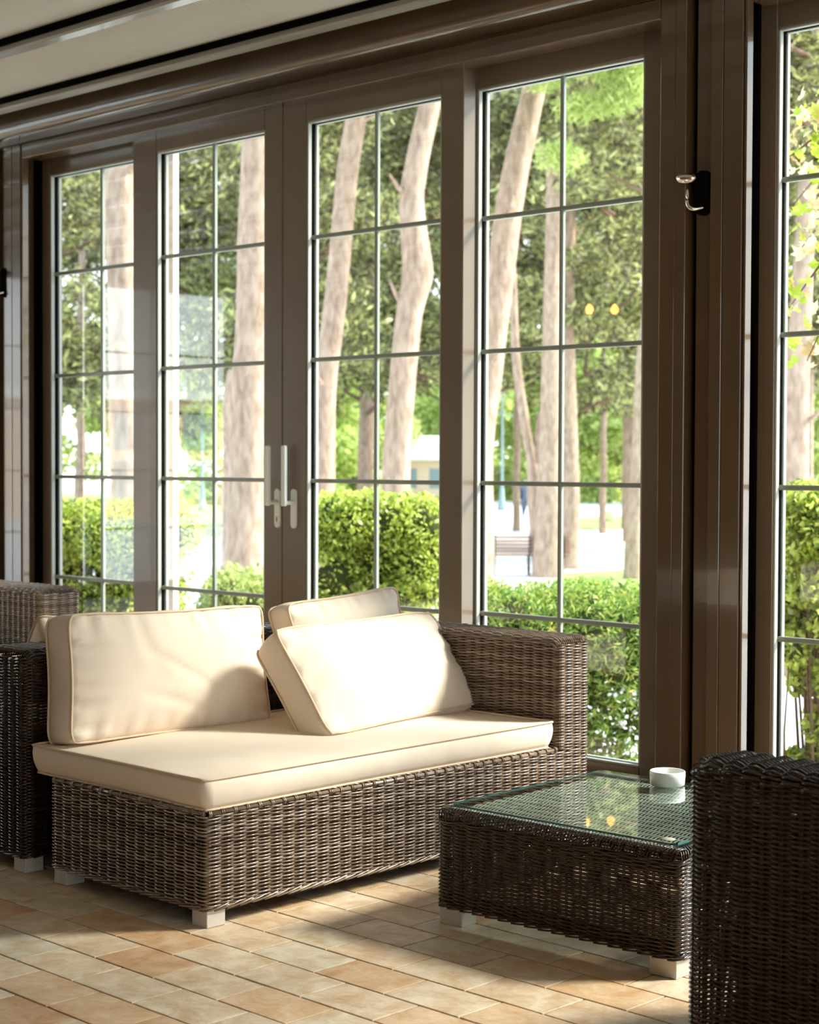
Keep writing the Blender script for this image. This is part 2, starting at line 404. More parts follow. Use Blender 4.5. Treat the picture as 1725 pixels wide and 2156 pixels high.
for i, y in enumerate(rails):
    bm = bmesh.new()
    box(bm, -13, 5, y-0.035, y+0.035, 3.022, 3.075, bev=0.008)
    box(bm, -13, 5, y-0.012, y+0.012, 3.075, 3.16)
    bm_obj('rail', bm, M_RAIL, ceil_)
    bm = bmesh.new(); box(bm, -13, 5, y-0.043, y-0.036, 3.05, 3.09); box(bm, -13, 5, y+0.036, y+0.043, 3.05, 3.09)
    bm_obj('gasket', bm, M_GROOVE, ceil_)
    if i: strip('fabric_panel', y+0.04, 3.08, rails[i-1]-0.04, 3.08, 0.028, M_FABRIC, ceil_)
box_obj('roof_board', (-13.1, 5.1, -4.1, 5.75, 3.20, 3.32), M_WALL, ceil_)

# ---- beam and head over the doors
beam = empty('trim_1'); tag(beam, 'rounded brown cornice beam running above the glazed doors', 'trim', kind='structure')
def profile_x(name, prof, x0, x1, mt, parent, smooth=True):
    n = len(prof); v = [(x0, y, z) for y, z in prof]+[(x1, y, z) for y, z in prof]
    f = [(i, (i+1) % n, n+(i+1) % n, n+i) for i in range(n)]
    return mesh_obj(name, v, f, mt, parent, smooth=False)
arc = lambda cy, cz, r, a0, a1, k=8: [(cy+r*math.cos(a0+(a1-a0)*i/k), cz+r*math.sin(a0+(a1-a0)*i/k)) for i in range(k+1)]
o = profile_x('cornice', [(5.10, 3.13), (4.93, 3.13)]+[(4.93, 3.06)]+arc(4.975, 2.99, 0.045, PI, 1.5*PI)+[(5.10, 2.945)], -13, 5, M_FRAME, beam)
box_obj('cap_strip', (-13, 5, 4.95, 5.06, 3.06, 3.21), M_GROOVE, beam)
head = empty('trim_2'); tag(head, 'brown head rail along the top of all the glazed doors', 'trim', kind='structure')
for xa, xb in ((-13, -12.40), (-12.39, -8.235), (-7.865, -3.705), (-3.335, 0.825), (1.195, 5.0)):
    bm = bmesh.new(); box(bm, xa, xb, 5.10, 5.22, 2.862, 2.938, bev=0.003); bm_obj('head_rail', bm, M_FRAME, head)
bm = bmesh.new(); box(bm, -13, 5, 5.105, 5.40, 2.938, 3.20); bm_obj('head_infill', bm, M_FRAME, head)
bm = bmesh.new(); box(bm, -13, 5, 5.20, 5.40, 2.90, 2.94); bm_obj('head_track', bm, M_GROOVE, head)
sill = empty('trim_3'); tag(sill, 'low brown threshold track under the glazed doors', 'trim', kind='structure')
bm = bmesh.new(); box(bm, -13, 5, 5.09, 5.12, 0.0, 0.03, bev=0.003); box(bm, -13, 5, 5.24, 5.255, 0.0, 0.03); box(bm, -13, 5, 5.09, 5.42, -0.16, 0.012)
bm_obj('track', bm, M_FRAME, sill)

# ---- door and window leaves
PERIOD = 4.53
ROWS = [0.622, 1.165, 1.710, 2.260]
def leaf(name, label, X0, X1, gx0, gx1, yf, yb, z0, z1, gz0, gz1, mt=M_LEAF, bars=True, cat=None):
    root = empty(name, (X0, yf, z0)); tag(root, label, cat or 'door', kind='structure')
    L = Vector((X0, yf, z0))
    def part(nm, dims, mm, bev=0.003, par=root):
        d = (dims[0]-L.x, dims[1]-L.x, dims[2]-L.y, dims[3]-L.y, dims[4]-L.z, dims[5]-L.z)
        return box_obj(nm, d, mm, par, bev)
    part('stile', (X0, gx0, yf, yb, z0, z1), mt); part('stile', (gx1, X1, yf, yb, z0, z1), mt)
    part('top_rail', (gx0, gx1, yf, yb, gz1, z1), mt); part('bottom_rail', (gx0, gx1, yf, yb, z0, gz0), mt)
    gy = (yf+yb)/2+0.002
    bm = bmesh.new(); w = 0.009
    for a in ((gx0, gx0+w, gz0, gz1), (gx1-w, gx1, gz0, gz1), (gx0, gx1, gz0, gz0+w), (gx0, gx1, gz1-w, gz1)):
        for yy in ((yf+0.004, gy-0.014), (gy+0.014, yb-0.004)):
            box(bm, a[0]-L.x, a[1]-L.x, yy[0]-L.y, yy[1]-L.y, a[2]-L.z, a[3]-L.z, bev=0.002)
    bm_obj('glazing_bead', bm, M_BEAD, root)
    bm = bmesh.new(); w2 = 0.006
    for a in ((gx0, gx0+w2, gz0, gz1), (gx1-w2, gx1, gz0, gz1), (gx0, gx1, gz0, gz0+w2), (gx0, gx1, gz1-w2, gz1)):
        box(bm, a[0]-L.x, a[1]-L.x, gy-0.013-L.y, gy+0.013-L.y, a[2]-L.z, a[3]-L.z)
    bm_obj('rubber_seal', bm, M_GROOVE, root)
    xm = (gx0+gx1)/2
    zs = [gz0]+ROWS+[gz1]
    if bars:
        bw = 0.0094
        part('glazing_bar', (xm-bw, xm+bw, gy-0.011, gy+0.011, gz0+0.004, gz1-0.004), M_BAR, 0.004)
        for z in ROWS: part('glazing_bar', (gx0+0.004, gx1-0.004, gy-0.0125, gy+0.0125, z-bw, z+bw), M_BAR, 0.004)
        for i in range(5):
            for a, b_ in ((gx0+0.002, xm), (xm, gx1-0.002)):
                part('pane', (a, b_, gy-0.003, gy+0.003, zs[i]+0.0005, zs[i+1]-0.0005), M_GLASS, 0)
    else:
        part('pane', (gx0+0.002, gx1-0.002, gy-0.003, gy+0.003, gz0+0.001, gz1-0.001), M_GLASS, 0)
    return root, L
M_COOL = M_LEAF
cnt = {'door': 0, 'window': 0}
def nm(k): cnt[k] += 1; return f'{k}_{cnt[k]}'
def bay(dx, where, names, bars=True):
    for kind, words_, X0, X1, a, b_, slide in names:
        n_ = nm(kind)
        if slide: leaf(n_, words_, X0+dx, X1+dx, a+dx, b_+dx, 5.18, 5.255, 0.02, 2.885, 0.085, 2.775, bars=bars, cat=kind) if True else None
        else: leaf(n_, words_, X0+dx, X1+dx, a+dx, b_+dx, 5.258, 5.335, 0.012, 2.90, 0.085, 2.79, bars=bars, cat=kind)
def quad(w1, w2, w3, w4): return [('window', w1, -7.965, -6.86, -7.842, -6.985, False), ('door', w2, -6.99, -5.862, -6.80, -5.985, True),
                                  ('door', w3, -5.858, -4.745, -5.70, -4.87, True), ('window', w4, -4.865, -3.76, -4.743, -3.891, False)]
bay(0, 'middle', quad('fixed brown window leaf at the far left end of the row with two columns of panes',
                      'brown sliding door leaf with the keyhole handle, left of the centre seam',
                      'brown sliding door leaf right of the centre seam with the plain-plated handle',
                      'fixed brown window leaf behind the wicker arm, left of the broad pillar'))
bay(PERIOD, 'right', quad('fixed brown window leaf at the right edge beyond the broad pillar',
                          'sliding door leaf out of view past the right edge', 'second sliding door leaf out of view past the right edge', 'fixed window leaf out of view far to the right'))
bay(-PERIOD, 'left', quad('fixed window leaf out of view far to the left', 'sliding door leaf out of view past the left edge',
                          'second sliding door leaf out of view past the left edge', 'fixed window leaf out of view just past the left edge'))
# pull handles of the two middle doors
def rounded_plate(x0, x1, y0, y1, z0, z1, n=8):
    """vertical plate with round ends, thickness in y"""
    r = (x1-x0)/2; cx = (x0+x1)/2; pts = []
    for k in range(n+1): a = PI*k/n; pts.append((cx+r*math.cos(a), z1-r+r*math.sin(a)))
    for k in range(n+1): a = PI+PI*k/n; pts.append((cx+r*math.cos(a), z0+r+r*math.sin(a)))
    bm = bmesh.new(); vs = [bm.verts.new((x, y1, z)) for x, z in pts]; f = bm.faces.new(vs)
    e = bmesh.ops.extrude_face_region(bm, geom=[f]); ev = [g for g in e['geom'] if isinstance(g, bmesh.types.BMVert)]
    bmesh.ops.translate(bm, verts=ev, vec=(0, y0-y1, 0))
    bmesh.ops.recalc_face_normals(bm, faces=bm.faces)
    ed = [e for e in bm.edges if all(abs(v.co.y-y0) < 1e-6 for v in e.verts)]
    bmesh.ops.bevel(bm, geom=ed, offset=0.0018, segments=2, affect='EDGES')
    return bm
def pull(door, cx, key):
    d = bpy.data.objects[door]; L = d.location
    x0, x1 = cx-0.0185-L.x, cx+0.0185-L.x; yf = -0.009; z0, z1 = 0.948-L.z, 1.128-L.z
    h = bm_obj('handle', rounded_plate(x0, x1, yf, 0, z0, z1), M_HANDLE, d)
    h['label'] = 'white pull handle with a keyhole plate' if key else 'white pull handle with a plain plate'
    c = cx-L.x
    v1, f1 = curve_tube([(c, -0.004, 1.065-L.z), (c, -0.050, 1.065-L.z), (c-0.004, -0.062, 1.068-L.z)], 0.011, 10, 3)
    mesh_obj('spindle', v1, f1, M_HANDLE, h, smooth=True)
    bm = bmesh.new(); box(bm, c-0.013, c+0.013, -0.075, -0.052, 1.05-L.z, 1.325-L.z, bev=0.005); bm_obj('grip', bm, M_HANDLE, h)
    if key:
        bm = rounded_plate(c-0.0045, c+0.0045, -0.0112, -0.006, 0.975-L.z, 1.0-L.z); bm_obj('keyhole', bm, M_RUST, h)
pull('door_1', -5.875-0.012, True); pull('door_2', -5.775, False)
# pillars between bays
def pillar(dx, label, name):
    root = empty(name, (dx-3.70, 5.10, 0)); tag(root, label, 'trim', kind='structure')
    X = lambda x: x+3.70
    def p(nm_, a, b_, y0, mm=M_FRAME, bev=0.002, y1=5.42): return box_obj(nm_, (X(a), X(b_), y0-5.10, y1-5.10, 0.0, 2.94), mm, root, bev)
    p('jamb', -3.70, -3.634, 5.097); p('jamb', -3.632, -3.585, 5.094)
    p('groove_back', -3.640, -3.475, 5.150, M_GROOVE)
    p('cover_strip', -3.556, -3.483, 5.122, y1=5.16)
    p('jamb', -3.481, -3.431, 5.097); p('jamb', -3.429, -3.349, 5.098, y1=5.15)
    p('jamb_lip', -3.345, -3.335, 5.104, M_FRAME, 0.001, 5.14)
    p('recess', -3.50, -3.440, 5.15, M_GROOVE, 0, 5.41)  # void behind the lip, painted black as shade
    p('shade_strip', -3.435, -3.378, 5.236, M_GROOVE, 0, 5.257)  # black strip standing for the shadow between jamb and stile
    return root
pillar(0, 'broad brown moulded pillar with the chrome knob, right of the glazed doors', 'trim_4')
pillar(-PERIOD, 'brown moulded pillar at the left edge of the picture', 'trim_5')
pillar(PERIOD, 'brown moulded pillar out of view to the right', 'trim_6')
# chrome knob on a bent stem, one on each pillar
def knob(loc, label):
    r = empty('pillar_knob', loc); tag(r, label, 'knob', 'chrome knobs on the pillars')
    bm = rounded_plate(-0.032, 0.032, -0.010, 0.012, -0.09, 0.07); bm_obj('back_plate', bm, M_GROOVE, r)
    v_, f_ = curve_tube([(0.012, -0.006, -0.062), (-0.012, -0.045, -0.070), (-0.030, -0.052, -0.050), (-0.030, -0.052, -0.005), (-0.030, -0.052, 0.02)], [0.007, 0.008, 0.007, 0.006, 0.006], 10, 4)
    mesh_obj('stem', v_, f_, M_CHROME, r, smooth=True)
    v_, f_ = lathe([(0.0005, -0.018), (0.022, -0.017), (0.034, -0.011), (0.040, -0.002), (0.0415, 0.004), (0.037, 0.012), (0.026, 0.018), (0.012, 0.021), (0.0005, 0.022)], 28)
    v_ = v_*np.array([1, 0.62, 1]); rx = np.array(Euler((0.15, 0.10, 0)).to_matrix()); v_ = v_@rx.T
    mesh_obj('knob', v_+np.array([-0.034, -0.055, 0.038]), f_, M_CHROME, r, smooth=True)
knob((-3.519, 5.110, 2.225), 'chrome knob on a bent stem on the broad pillar right of the doors')
knob((-3.519-PERIOD, 5.110, 2.225), 'chrome knob on a bent stem cut by the left edge of the picture')

# ---- the room beyond the frame: walls with their own glazing
wl = empty('wall_left', (-13, 0, 0)); tag(wl, 'glazed end wall out of view to the left', 'wall', kind='structure')
def end_wall(root, x, sgn):
    ys = [-4.0, -2.2, -0.4, 1.4, 3.2, 5.0]
    for y in ys:
        box_obj('post', (-0.05, 0.05, y-0.07, y+0.07, 0, 3.2), M_FRAME, root, 0.003)
    box_obj('head_rail', (-0.05, 0.05, -4.0, 5.4, 2.85, 3.2), M_FRAME, root)
    box_obj('bottom_rail', (-0.05, 0.05, -4.0, 5.4, 0, 0.12), M_FRAME, root)
    for i in range(len(ys)-1):
        y0, y1 = ys[i]+0.07, ys[i+1]-0.07
        if sgn > 0 and i < 2:
            box_obj('infill_panel', (-0.03, 0.03, y0, y1, 0.12, 2.85), M_WALL, root); continue
        box_obj('pane', (-0.003, 0.003, y0, y1, 0.12, 2.85), M_GLASS, root)
        ym = (y0+y1)/2
        box_obj('glazing_bar', (-0.01, 0.01, ym-0.01, ym+0.01, 0.12, 2.85), M_BAR, root)
        for z in ROWS: box_obj('glazing_bar', (-0.011, 0.011, y0, y1, z-0.01, z+0.01), M_BAR, root)
end_wall(wl, -13, 1)
wr = empty('wall_right', (5, 0, 0)); tag(wr, 'glazed end wall out of view to the right', 'wall', kind='structure')
end_wall(wr, 5, -1)
wb = box_obj('wall_back', (-13.1, 5.1, -4.15, -4.0, -0.16, 3.2), M_WALL); tag(wb, 'plain beige wall behind the viewer', 'wall', kind='structure')
plinth = box_obj('wall_base', (-13.1, 5.1, -4.15, 5.42, -1.23, -0.16), M_WALL); tag(plinth, 'plastered plinth carrying the floor', 'wall', kind='structure')

# ================================================================== WICKER
def round_path(pts, r, closed=True, step=0.01):
    """rounded 2-D polyline as dense points"""
    P = [Vector(p) for p in pts]; out = []; n = len(P)
    for i in range(n):
        if not closed and i in (0, n-1): out.append(P[i]); continue
        a, b_, c = P[i-1], P[i], P[(i+1) % n]
        d0 = (a-b_).normalized(); d1 = (c-b_).normalized()
        p0 = b_+d0*r; p1 = b_+d1*r
        for k in range(7):
            t = k/6; out.append((1-t)**2*p0+2*t*(1-t)*b_+t*t*p1)
    if closed: out.append(out[0].copy())
    return np.array([[p.x, p.y] for p in out])
def resample(P, n, closed):
    d = np.concatenate([[0], np.cumsum(np.linalg.norm(np.diff(P, axis=0), axis=1))])
    s = np.linspace(0, d[-1], n+1)
    if closed: s = s[:-1]
    return np.stack([np.interp(s, d, P[:, 0]), np.interp(s, d, P[:, 1])], 1), d[-1]
def side_weave(parent, pts, z0, z1, closed=True, r=0.014, p=0.044, pitch=0.0049, segs=4, sides=6, A=0.0052, mt=M_WICK, rods=True, border=True, rb=0.0026):
    P = round_path(pts, r, closed)
    L = np.linalg.norm(np.diff(P, axis=0), axis=1).sum()
    nr = int(round(L/p)); nr += nr % 2
    Q, L = resample(P, nr*segs, closed)
    M_ = len(Q)
    T = (np.roll(Q, -1, 0)-np.roll(Q, 1, 0)) if closed else np.gradient(Q, axis=0)
    T /= np.linalg.norm(T, axis=1)[:, None]
    N2 = np.stack([T[:, 1], -T[:, 0]], 1)
    rows = int((z1-z0)/pitch)
    k = np.arange(M_)/segs; i = np.arange(rows)[:, None]
    ph = np.cos(PI*(k[None]+i))
    amp = A*np.sign(ph)*np.abs(ph)**0.8*(1+0.07*np.repeat(rng.standard_normal((rows, nr+1)), segs, 1)[:, :M_])
    z = z0+pitch*(i+0.5)+0.0004*rng.standard_normal((rows, 1))+0.0008*np.sin(k[None]*0.9+i*0.07)
    Pt = np.zeros((rows, M_, 3)); Pt[..., :2] = Q[None]+N2[None]*amp[..., None]; Pt[..., 2] = z
    N3 = np.zeros((rows, M_, 3)); N3[..., :2] = N2[None]; B3 = np.zeros_like(N3); B3[..., 2] = 1
    v, f = tubes(Pt, N3, B3, 0.0021, rb, sides, closed)
    o = mesh_obj('weave', v, f, mt, parent, smooth=True); o['kind'] = 'stuff'
    if rods:
        ks = np.arange(0, M_, segs); tx = T[ks]; q = Q[ks]
        R = []
        for s in (-1, 1):
            c = q+tx*0.0026*s
            Pz = np.zeros((len(ks), 2, 3)); Pz[:, :, :2] = c[:, None]; Pz[:, 0, 2] = z0; Pz[:, 1, 2] = z1
            Nn = np.zeros_like(Pz); Nn[..., :2] = N2[ks][:, None]; Bb = np.zeros_like(Pz); Bb[..., :2] = tx[:, None]
            R.append(tubes(Pz, Nn, Bb, 0.0019, 0.0019, 4))
        v, f = merge(R); o = mesh_obj('uprights', v, f, M_ROD, parent, smooth=True); o['kind'] = 'stuff'
    if border:
        # slanting braid along the bottom edge: every strand climbs past two uprights
        S = M_//segs; u = np.linspace(0, 1, 7); idx = (np.arange(S)*segs)[:, None]+u[None]*segs*2.1
        i0 = np.floor(idx).astype(int); fr = (idx-i0)[..., None]
        if closed: a, b_ = Q[i0 % M_], Q[(i0+1) % M_]; na, nb = N2[i0 % M_], N2[(i0+1) % M_]
        else: a, b_ = Q[np.minimum(i0, M_-1)], Q[np.minimum(i0+1, M_-1)]; na, nb = N2[np.minimum(i0, M_-1)], N2[np.minimum(i0+1, M_-1)]
        c = a*(1-fr)+b_*fr; nn = na*(1-fr)+nb*fr
        Pz = np.zeros((S, 7, 3)); Pz[..., :2] = c+nn*(0.0035+0.004*np.sin(PI*u))[None, :, None]; Pz[..., 2] = z0-0.006+0.013*u**1.2
        Nn = np.zeros_like(Pz); Nn[..., :2] = nn; Bb = np.zeros_like(Pz); Bb[..., 2] = 1
        v, f = tubes(Pz, Nn, Bb, 0.0022, 0.0028, 5); o = mesh_obj('edge_braid', v, f, mt, parent, smooth=True); o['kind'] = 'stuff'
    return Q, T, N2, segs
def seat_edge(parent, a, b_, z, nrm, mt=M_WICK, p=0.044):
    """round rail with wrapped loops and a waving plait behind it, from a to b at height z"""
    a, b_ = Vector((*a, z)), Vector((*b_, z)); n = Vector((*nrm, 0)); t = (b_-a); L = t.length; t.normalize()
    P1 = []
    v, f = curve_tube([a-n*0.004, (a+b_)/2-n*0.004, b_-n*0.004], 0.0062, 8, 1); P1.append((v, f))
    o = mesh_obj('edge_rail', v, f, mt, parent, smooth=True)
    k = int(L/p); loops = []
    ang = np.linspace(-0.5*PI*0.9, PI*0.75, 8)
    for i in range(k+1):
        for s in (-0.0028, 0.0028):
            c = a+t*(i*L/k+s)-n*0.004
            pts = [c+n*(0.0085*math.cos(q))+Vector((0, 0, 0.0085*math.sin(q))) for q in ang]
            loops.append(curve_tube(pts, 0.0022, 5, 1))
    v, f = merge(loops); o = mesh_obj('wrapped_loops', v, f, mt, parent, smooth=True); o['kind'] = 'stuff'
    pl = []
    m_ = k*6+1
    for q, (ofs, zz, ph) in enumerate(((0.016, 0.003, 0), (0.022, 0.003, PI), (0.028, 0.0, 0.5*PI), (0.036, -0.002, 1.4*PI))):
        pts = [a+t*(L*j/(m_-1))-n*(ofs+0.003*math.cos(j/6*PI+ph))+Vector((0, 0, zz+0.0045*math.sin(j/6*PI+ph))) for j in range(m_)]
        pl.append(curve_tube(pts, 0.0024, 5, 1))
    v, f = merge(pl); o = mesh_obj('top_plait', v, f, mt, parent, smooth=True); o['kind'] = 'stuff'
def cap_weave(parent, x0, x1, yc, half, z1, axis='x', mt=M_WICK, r=0.02, p=0.044, pitch=0.0049, segs=5, sides=5, A=0.0045, drop=0.012):
    """strands running along the length over the rounded top of a slab; (x along length, y across)"""
    n_arc = max(2, int(r*PI/2/pitch)); prof = []
    for k in range(n_arc): a = PI-(k+0.5)/n_arc*PI/2; prof.append((-half+r+r*math.cos(a), z1-r+r*math.sin(a), math.cos(a), math.sin(a)))
    nf = int((2*half-2*r)/pitch)
    for k in range(nf): prof.append((-half+r+(k+0.5)*(2*half-2*r)/nf, z1, 0, 1))
    for k in range(n_arc): a = PI/2-(k+0.5)/n_arc*PI/2; prof.append((half-r+r*math.cos(a), z1-r+r*math.sin(a), math.cos(a), math.sin(a)))
    prof = np.array(prof); R_ = len(prof); L = x1-x0; nr = max(2, int(round(L/p))); M_ = nr*segs+1
    xs = np.linspace(x0, x1, M_); k = np.arange(M_)/segs
    ph = np.cos(PI*(k[None]+np.arange(R_)[:, None])); amp = A*np.sign(ph)*np.abs(ph)**0.75
    e = np.minimum(xs-x0, x1-xs); dr = drop*np.clip(1-e/0.02, 0, 1)**2
    Nn = np.zeros((R_, M_, 3)); Nn[..., 1] = prof[:, 2:3]; Nn[..., 2] = prof[:, 3:4]
    P = np.zeros((R_, M_, 3)); P[..., 0] = xs; P[..., 1] = prof[:, 0:1]+prof[:, 2:3]*amp; P[..., 2] = prof[:, 1:2]+prof[:, 3:4]*amp-dr
    X = np.zeros_like(P); X[..., 0] = 1; B = np.cross(X, Nn)
    P[..., 1] += yc
    if axis == 'y':
        sw = lambda q: np.stack([q[..., 1], q[..., 0], q[..., 2]], -1); P, Nn, B = sw(P), sw(Nn), sw(B)
    v, f = tubes(P, Nn, B, 0.0019, 0.0027, sides)
    if axis == 'y': f = f[:, ::-1]
    o = mesh_obj('top_weave', v, f, mt, parent, smooth=True); o['kind'] = 'stuff'
def foot(parent, x0, x1, y0, y1, h=0.05): return box_obj('foot', (x0, x1, y0, y1, 0, h), M_FOOT, parent, 0.0015)
def rect(x0, x1, y0, y1): return [(x0, y0), (x1, y0), (x1, y1), (x0, y1)]

# ---- sofa A: armless at the near end, tall arm at the window end
SX, SY = -4.262, 2.862           # back-near corner
SW, SD = 0.722, 1.63
sofa = empty('wicker_sofa', (SX, SY, 0)); tag(sofa, 'brown wicker sofa base with a tall window-side arm, carrying the long cream seat pad', 'sofa')
side_weave(sofa, rect(0.0, SW, 0.0, SD), 0.052, 0.302)
seat_edge(sofa, (SW, 0.012), (SW, SD-0.165), 0.307, (1, 0)); seat_edge(sofa, (0.012, 0.0), (SW-0.012, 0.0), 0.307, (0, -1))
box_obj('seat_frame', (0.02, SW-0.03, 0.03, SD-0.17, 0.27, 0.305), M_DARK, sofa)
side_weave(sofa, rect(0.0, SW, SD-0.152, SD), 0.304, 0.655, border=False)
cap_weave(sofa, 0.004, SW-0.004, SD-0.076, 0.080, 0.672)
box_obj('underside', (0.015, SW-0.015, 0.015, SD-0.015, 0.058, 0.066), M_DARK, sofa); box_obj('shade_fill', (0.012, SW-0.012, 0.012, SD-0.012, 0.07, 0.30), M_DARK, sofa); box_obj('shade_fill', (0.012, SW-0.012, SD-0.140, SD-0.012, 0.30, 0.65), M_DARK, sofa)  # dark board and boxes added so underside and weave gaps look shaded
for a, b_ in ((0.0, 0.0), (SW-0.07, 0.0), (0.0, SD-0.07), (SW-0.07, SD-0.07)): foot(sofa, a+0.004, a+0.068, b_+0.004, b_+0.068)
# ---- sofa B: back-to-back behind it, tall dark back slab
BX = -4.405
back = empty('wicker_sofa', (BX-0.85, SY, 0)); tag(back, 'dark wicker sofa seen from behind, its tall back cut by the left edge', 'sofa')
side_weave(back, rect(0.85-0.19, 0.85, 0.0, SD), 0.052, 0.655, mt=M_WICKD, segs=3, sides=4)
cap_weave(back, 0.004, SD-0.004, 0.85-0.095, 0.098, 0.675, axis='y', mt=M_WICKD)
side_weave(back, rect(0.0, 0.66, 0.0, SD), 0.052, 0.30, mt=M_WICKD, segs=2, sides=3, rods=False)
box_obj('seat_frame', (0.02, 0.66, 0.03, SD-0.03, 0.27, 0.30), M_DARK, back)
box_obj('underside', (0.015, 0.835, 0.015, SD-0.015, 0.058, 0.066), M_DARK, back)  # dark board added to black out the bright floor below
for a, b_ in ((0.0, 0.0), (0.782, 0.0), (0.0, SD-0.07), (0.782, SD-0.07)): foot(back, a, a+0.064, b_+0.004, b_+0.068)
# ---- sofa C: next group to the left, only its window-side arm shows
CX = -7.30
far = empty('wicker_sofa', (CX, SY, 0)); tag(far, 'light-struck wicker sofa arm far left, under the left pillar', 'sofa')
side_weave(far, rect(0.0, 0.80, 0.0, SD), 0.052, 0.302, segs=2, sides=3, rods=False)
side_weave(far, rect(0.0, 0.80, SD-0.19, SD+0.02), 0.304, 0.655)
cap_weave(far, 0.004, 0.796, SD-0.085, 0.108, 0.672)
box_obj('seat_frame', (0.02, 0.77, 0.03, SD-0.19, 0.27, 0.305), M_DARK, far)
for a, b_ in ((0.0, 0.0), (0.73, 0.0), (0.0, SD-0.07), (0.73, SD-0.07)): foot(far, a, a+0.064, b_+0.004, b_+0.068)

# ---- coffee table
TX, TY, TA = -3.150, 3.352, math.radians(2.2)
TWD, TDP = 0.765, 0.745
table = empty('coffee_table', (TX, TY, 0), TA); tag(table, 'low dark wicker coffee table with a green-tinted glass top', 'table')
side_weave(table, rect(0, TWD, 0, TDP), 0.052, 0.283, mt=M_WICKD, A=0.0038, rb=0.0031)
box_obj('lower_frame', (0.012, TWD-0.012, 0.012, 0.03, 0.05, 0.085), M_DARK, table)
box_obj('lower_frame', (0.012, TWD-0.012, TDP-0.03, TDP-0.012, 0.05, 0.085), M_DARK, table)
def table_edge():
    loops = []
    cor = [(0, 0), (TWD, 0), (TWD, TDP), (0, TDP)]; nrm = [(0, -1), (1, 0), (0, 1), (-1, 0)]
    for s in range(4):
        a = Vector((*cor[s], 0)); b_ = Vector((*cor[(s+1) % 4], 0)); n = Vector((*nrm[s], 0)); t = (b_-a).normalized(); L = (b_-a).length
        k = int(L/0.0098)
        for i in range(1, k):
            c = a+t*(i*L/k)
            pts = [c+n*0.001+Vector((0, 0, 0.281)), c+n*0.004+t*0.003+Vector((0, 0, 0.294)), c-n*0.001+t*0.006+Vector((0, 0, 0.307)), c-n*0.012+t*0.0075+Vector((0, 0, 0.3145)), c-n*0.034+t*0.008+Vector((0, 0, 0.3135)), c-n*0.044+t*0.008+Vector((0, 0, 0.308))]
            loops.append(curve_tube(pts, 0.0023, 5, 1))
    v, f = merge(loops); o = mesh_obj('wrapped_edge', v, f, M_WICKD, table, smooth=True); o['kind'] = 'stuff'
    P = round_path(rect(0, TWD, 0, TDP), 0.014); L = np.linalg.norm(np.diff(P, axis=0), axis=1).sum(); n_ = 70*6
    Q, L = resample(P, n_, True); T = np.roll(Q, -1, 0)-np.roll(Q, 1, 0); T /= np.linalg.norm(T, axis=1)[:, None]; N2 = np.stack([T[:, 1], -T[:, 0]], 1)
    wv = []
    for ph in (0, PI):
        k = np.arange(n_)/6
        Pz = np.zeros((1, n_, 3)); Pz[0, :, :2] = Q+N2*(0.006+0.004*np.cos(PI*k/2*1.0+ph))[:, None]; Pz[0, :, 2] = 0.2845+0.0045*np.sin(PI*k/2+ph)
        Nn = np.zeros_like(Pz); Nn[0, :, :2] = N2; B = np.zeros_like(Pz); B[..., 2] = 1
        wv.append(tubes(Pz, Nn, B, 0.0022, 0.0028, 6, True))
    v, f = merge(wv); mesh_obj('wavy_strand', v, f, M_WICKD, table, smooth=True)
    # top weave under the glass: strands run away from the viewer
    p, pitch, segs = 0.042, 0.0058, 4
    rows = int((TWD-0.06)/pitch); nr = int((TDP-0.05)/p); M_ = nr*segs+1
    ys = np.linspace(0.025, TDP-0.025, M_); k = np.arange(M_)/segs; i = np.arange(rows)[:, None]
    ph = np.cos(PI*(k[None]+i)); P = np.zeros((rows, M_, 3)); P[..., 0] = 0.03+pitch*(i+0.5); P[..., 1] = ys; P[..., 2] = 0.3075+0.0038*np.sign(ph)*np.abs(ph)**0.8
    Nn = np.zeros_like(P); Nn[..., 2] = 1; B = np.zeros_like(P); B[..., 0] = 1
    v1 = tubes(P, Nn, B, 0.0019, 0.0029, 5)
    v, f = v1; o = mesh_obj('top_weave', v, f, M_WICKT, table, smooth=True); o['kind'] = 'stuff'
    pr = []
    for q in range(nr+1):
        y = ys[q*segs] if q*segs < M_ else ys[-1]
        for s in (-0.0027, 0.0027): pr.append(curve_tube([(0.02, y+s, 0.3075), (TWD-0.02, y+s, 0.3075)], 0.0019, 4))
    v, f = merge(pr); o = mesh_obj('top_rods', v, f, M_ROD, table, smooth=True); o['kind'] = 'stuff'
table_edge()
for a, b_ in ((0, 0), (TWD-0.085, 0), (0, TDP-0.07), (TWD-0.085, TDP-0.07)): foot(table, a+0.003, a+0.082, b_+0.003, b_+0.066, 0.05)
def glass_top():
    x0, x1, y0, y1, c = 0.022, TWD-0.022, 0.022, TDP-0.022, 0.014
    pts = [(x0+c, y0), (x1-c, y0), (x1, y0+c), (x1, y1-c), (x1-c, y1), (x0+c, y1), (x0, y1-c), (x0, y0+c)]
    bm = bmesh.new(); lo = [bm.verts.new((x, y, 0.3192)) for x, y in pts]; hi = [bm.verts.new((x, y, 0.3250)) for x, y in pts]
    bm.faces.new(lo[::-1]); bm.faces.new(hi)
    for i in range(8):
        f = bm.faces.new((lo[i], lo[(i+1) % 8], hi[(i+1) % 8], hi[i])); f.material_index = 1
    o = bm_obj('glass_top', bm, [M_TGLASS, M_TEDGE], table); o['label'] = 'clear green-edged glass sheet'
    v, f = lathe([(0.0001, 0.0), (0.020, 0.0), (0.020, 0.0004), (0.0001, 0.0004)], 24)
    mesh_obj('sticker', v+np.array([TWD-0.066, 0.056, 0.3251]), f, mat('sticker_beige', (0.38, 0.33, 0.24), 0.7), table)
glass_top()
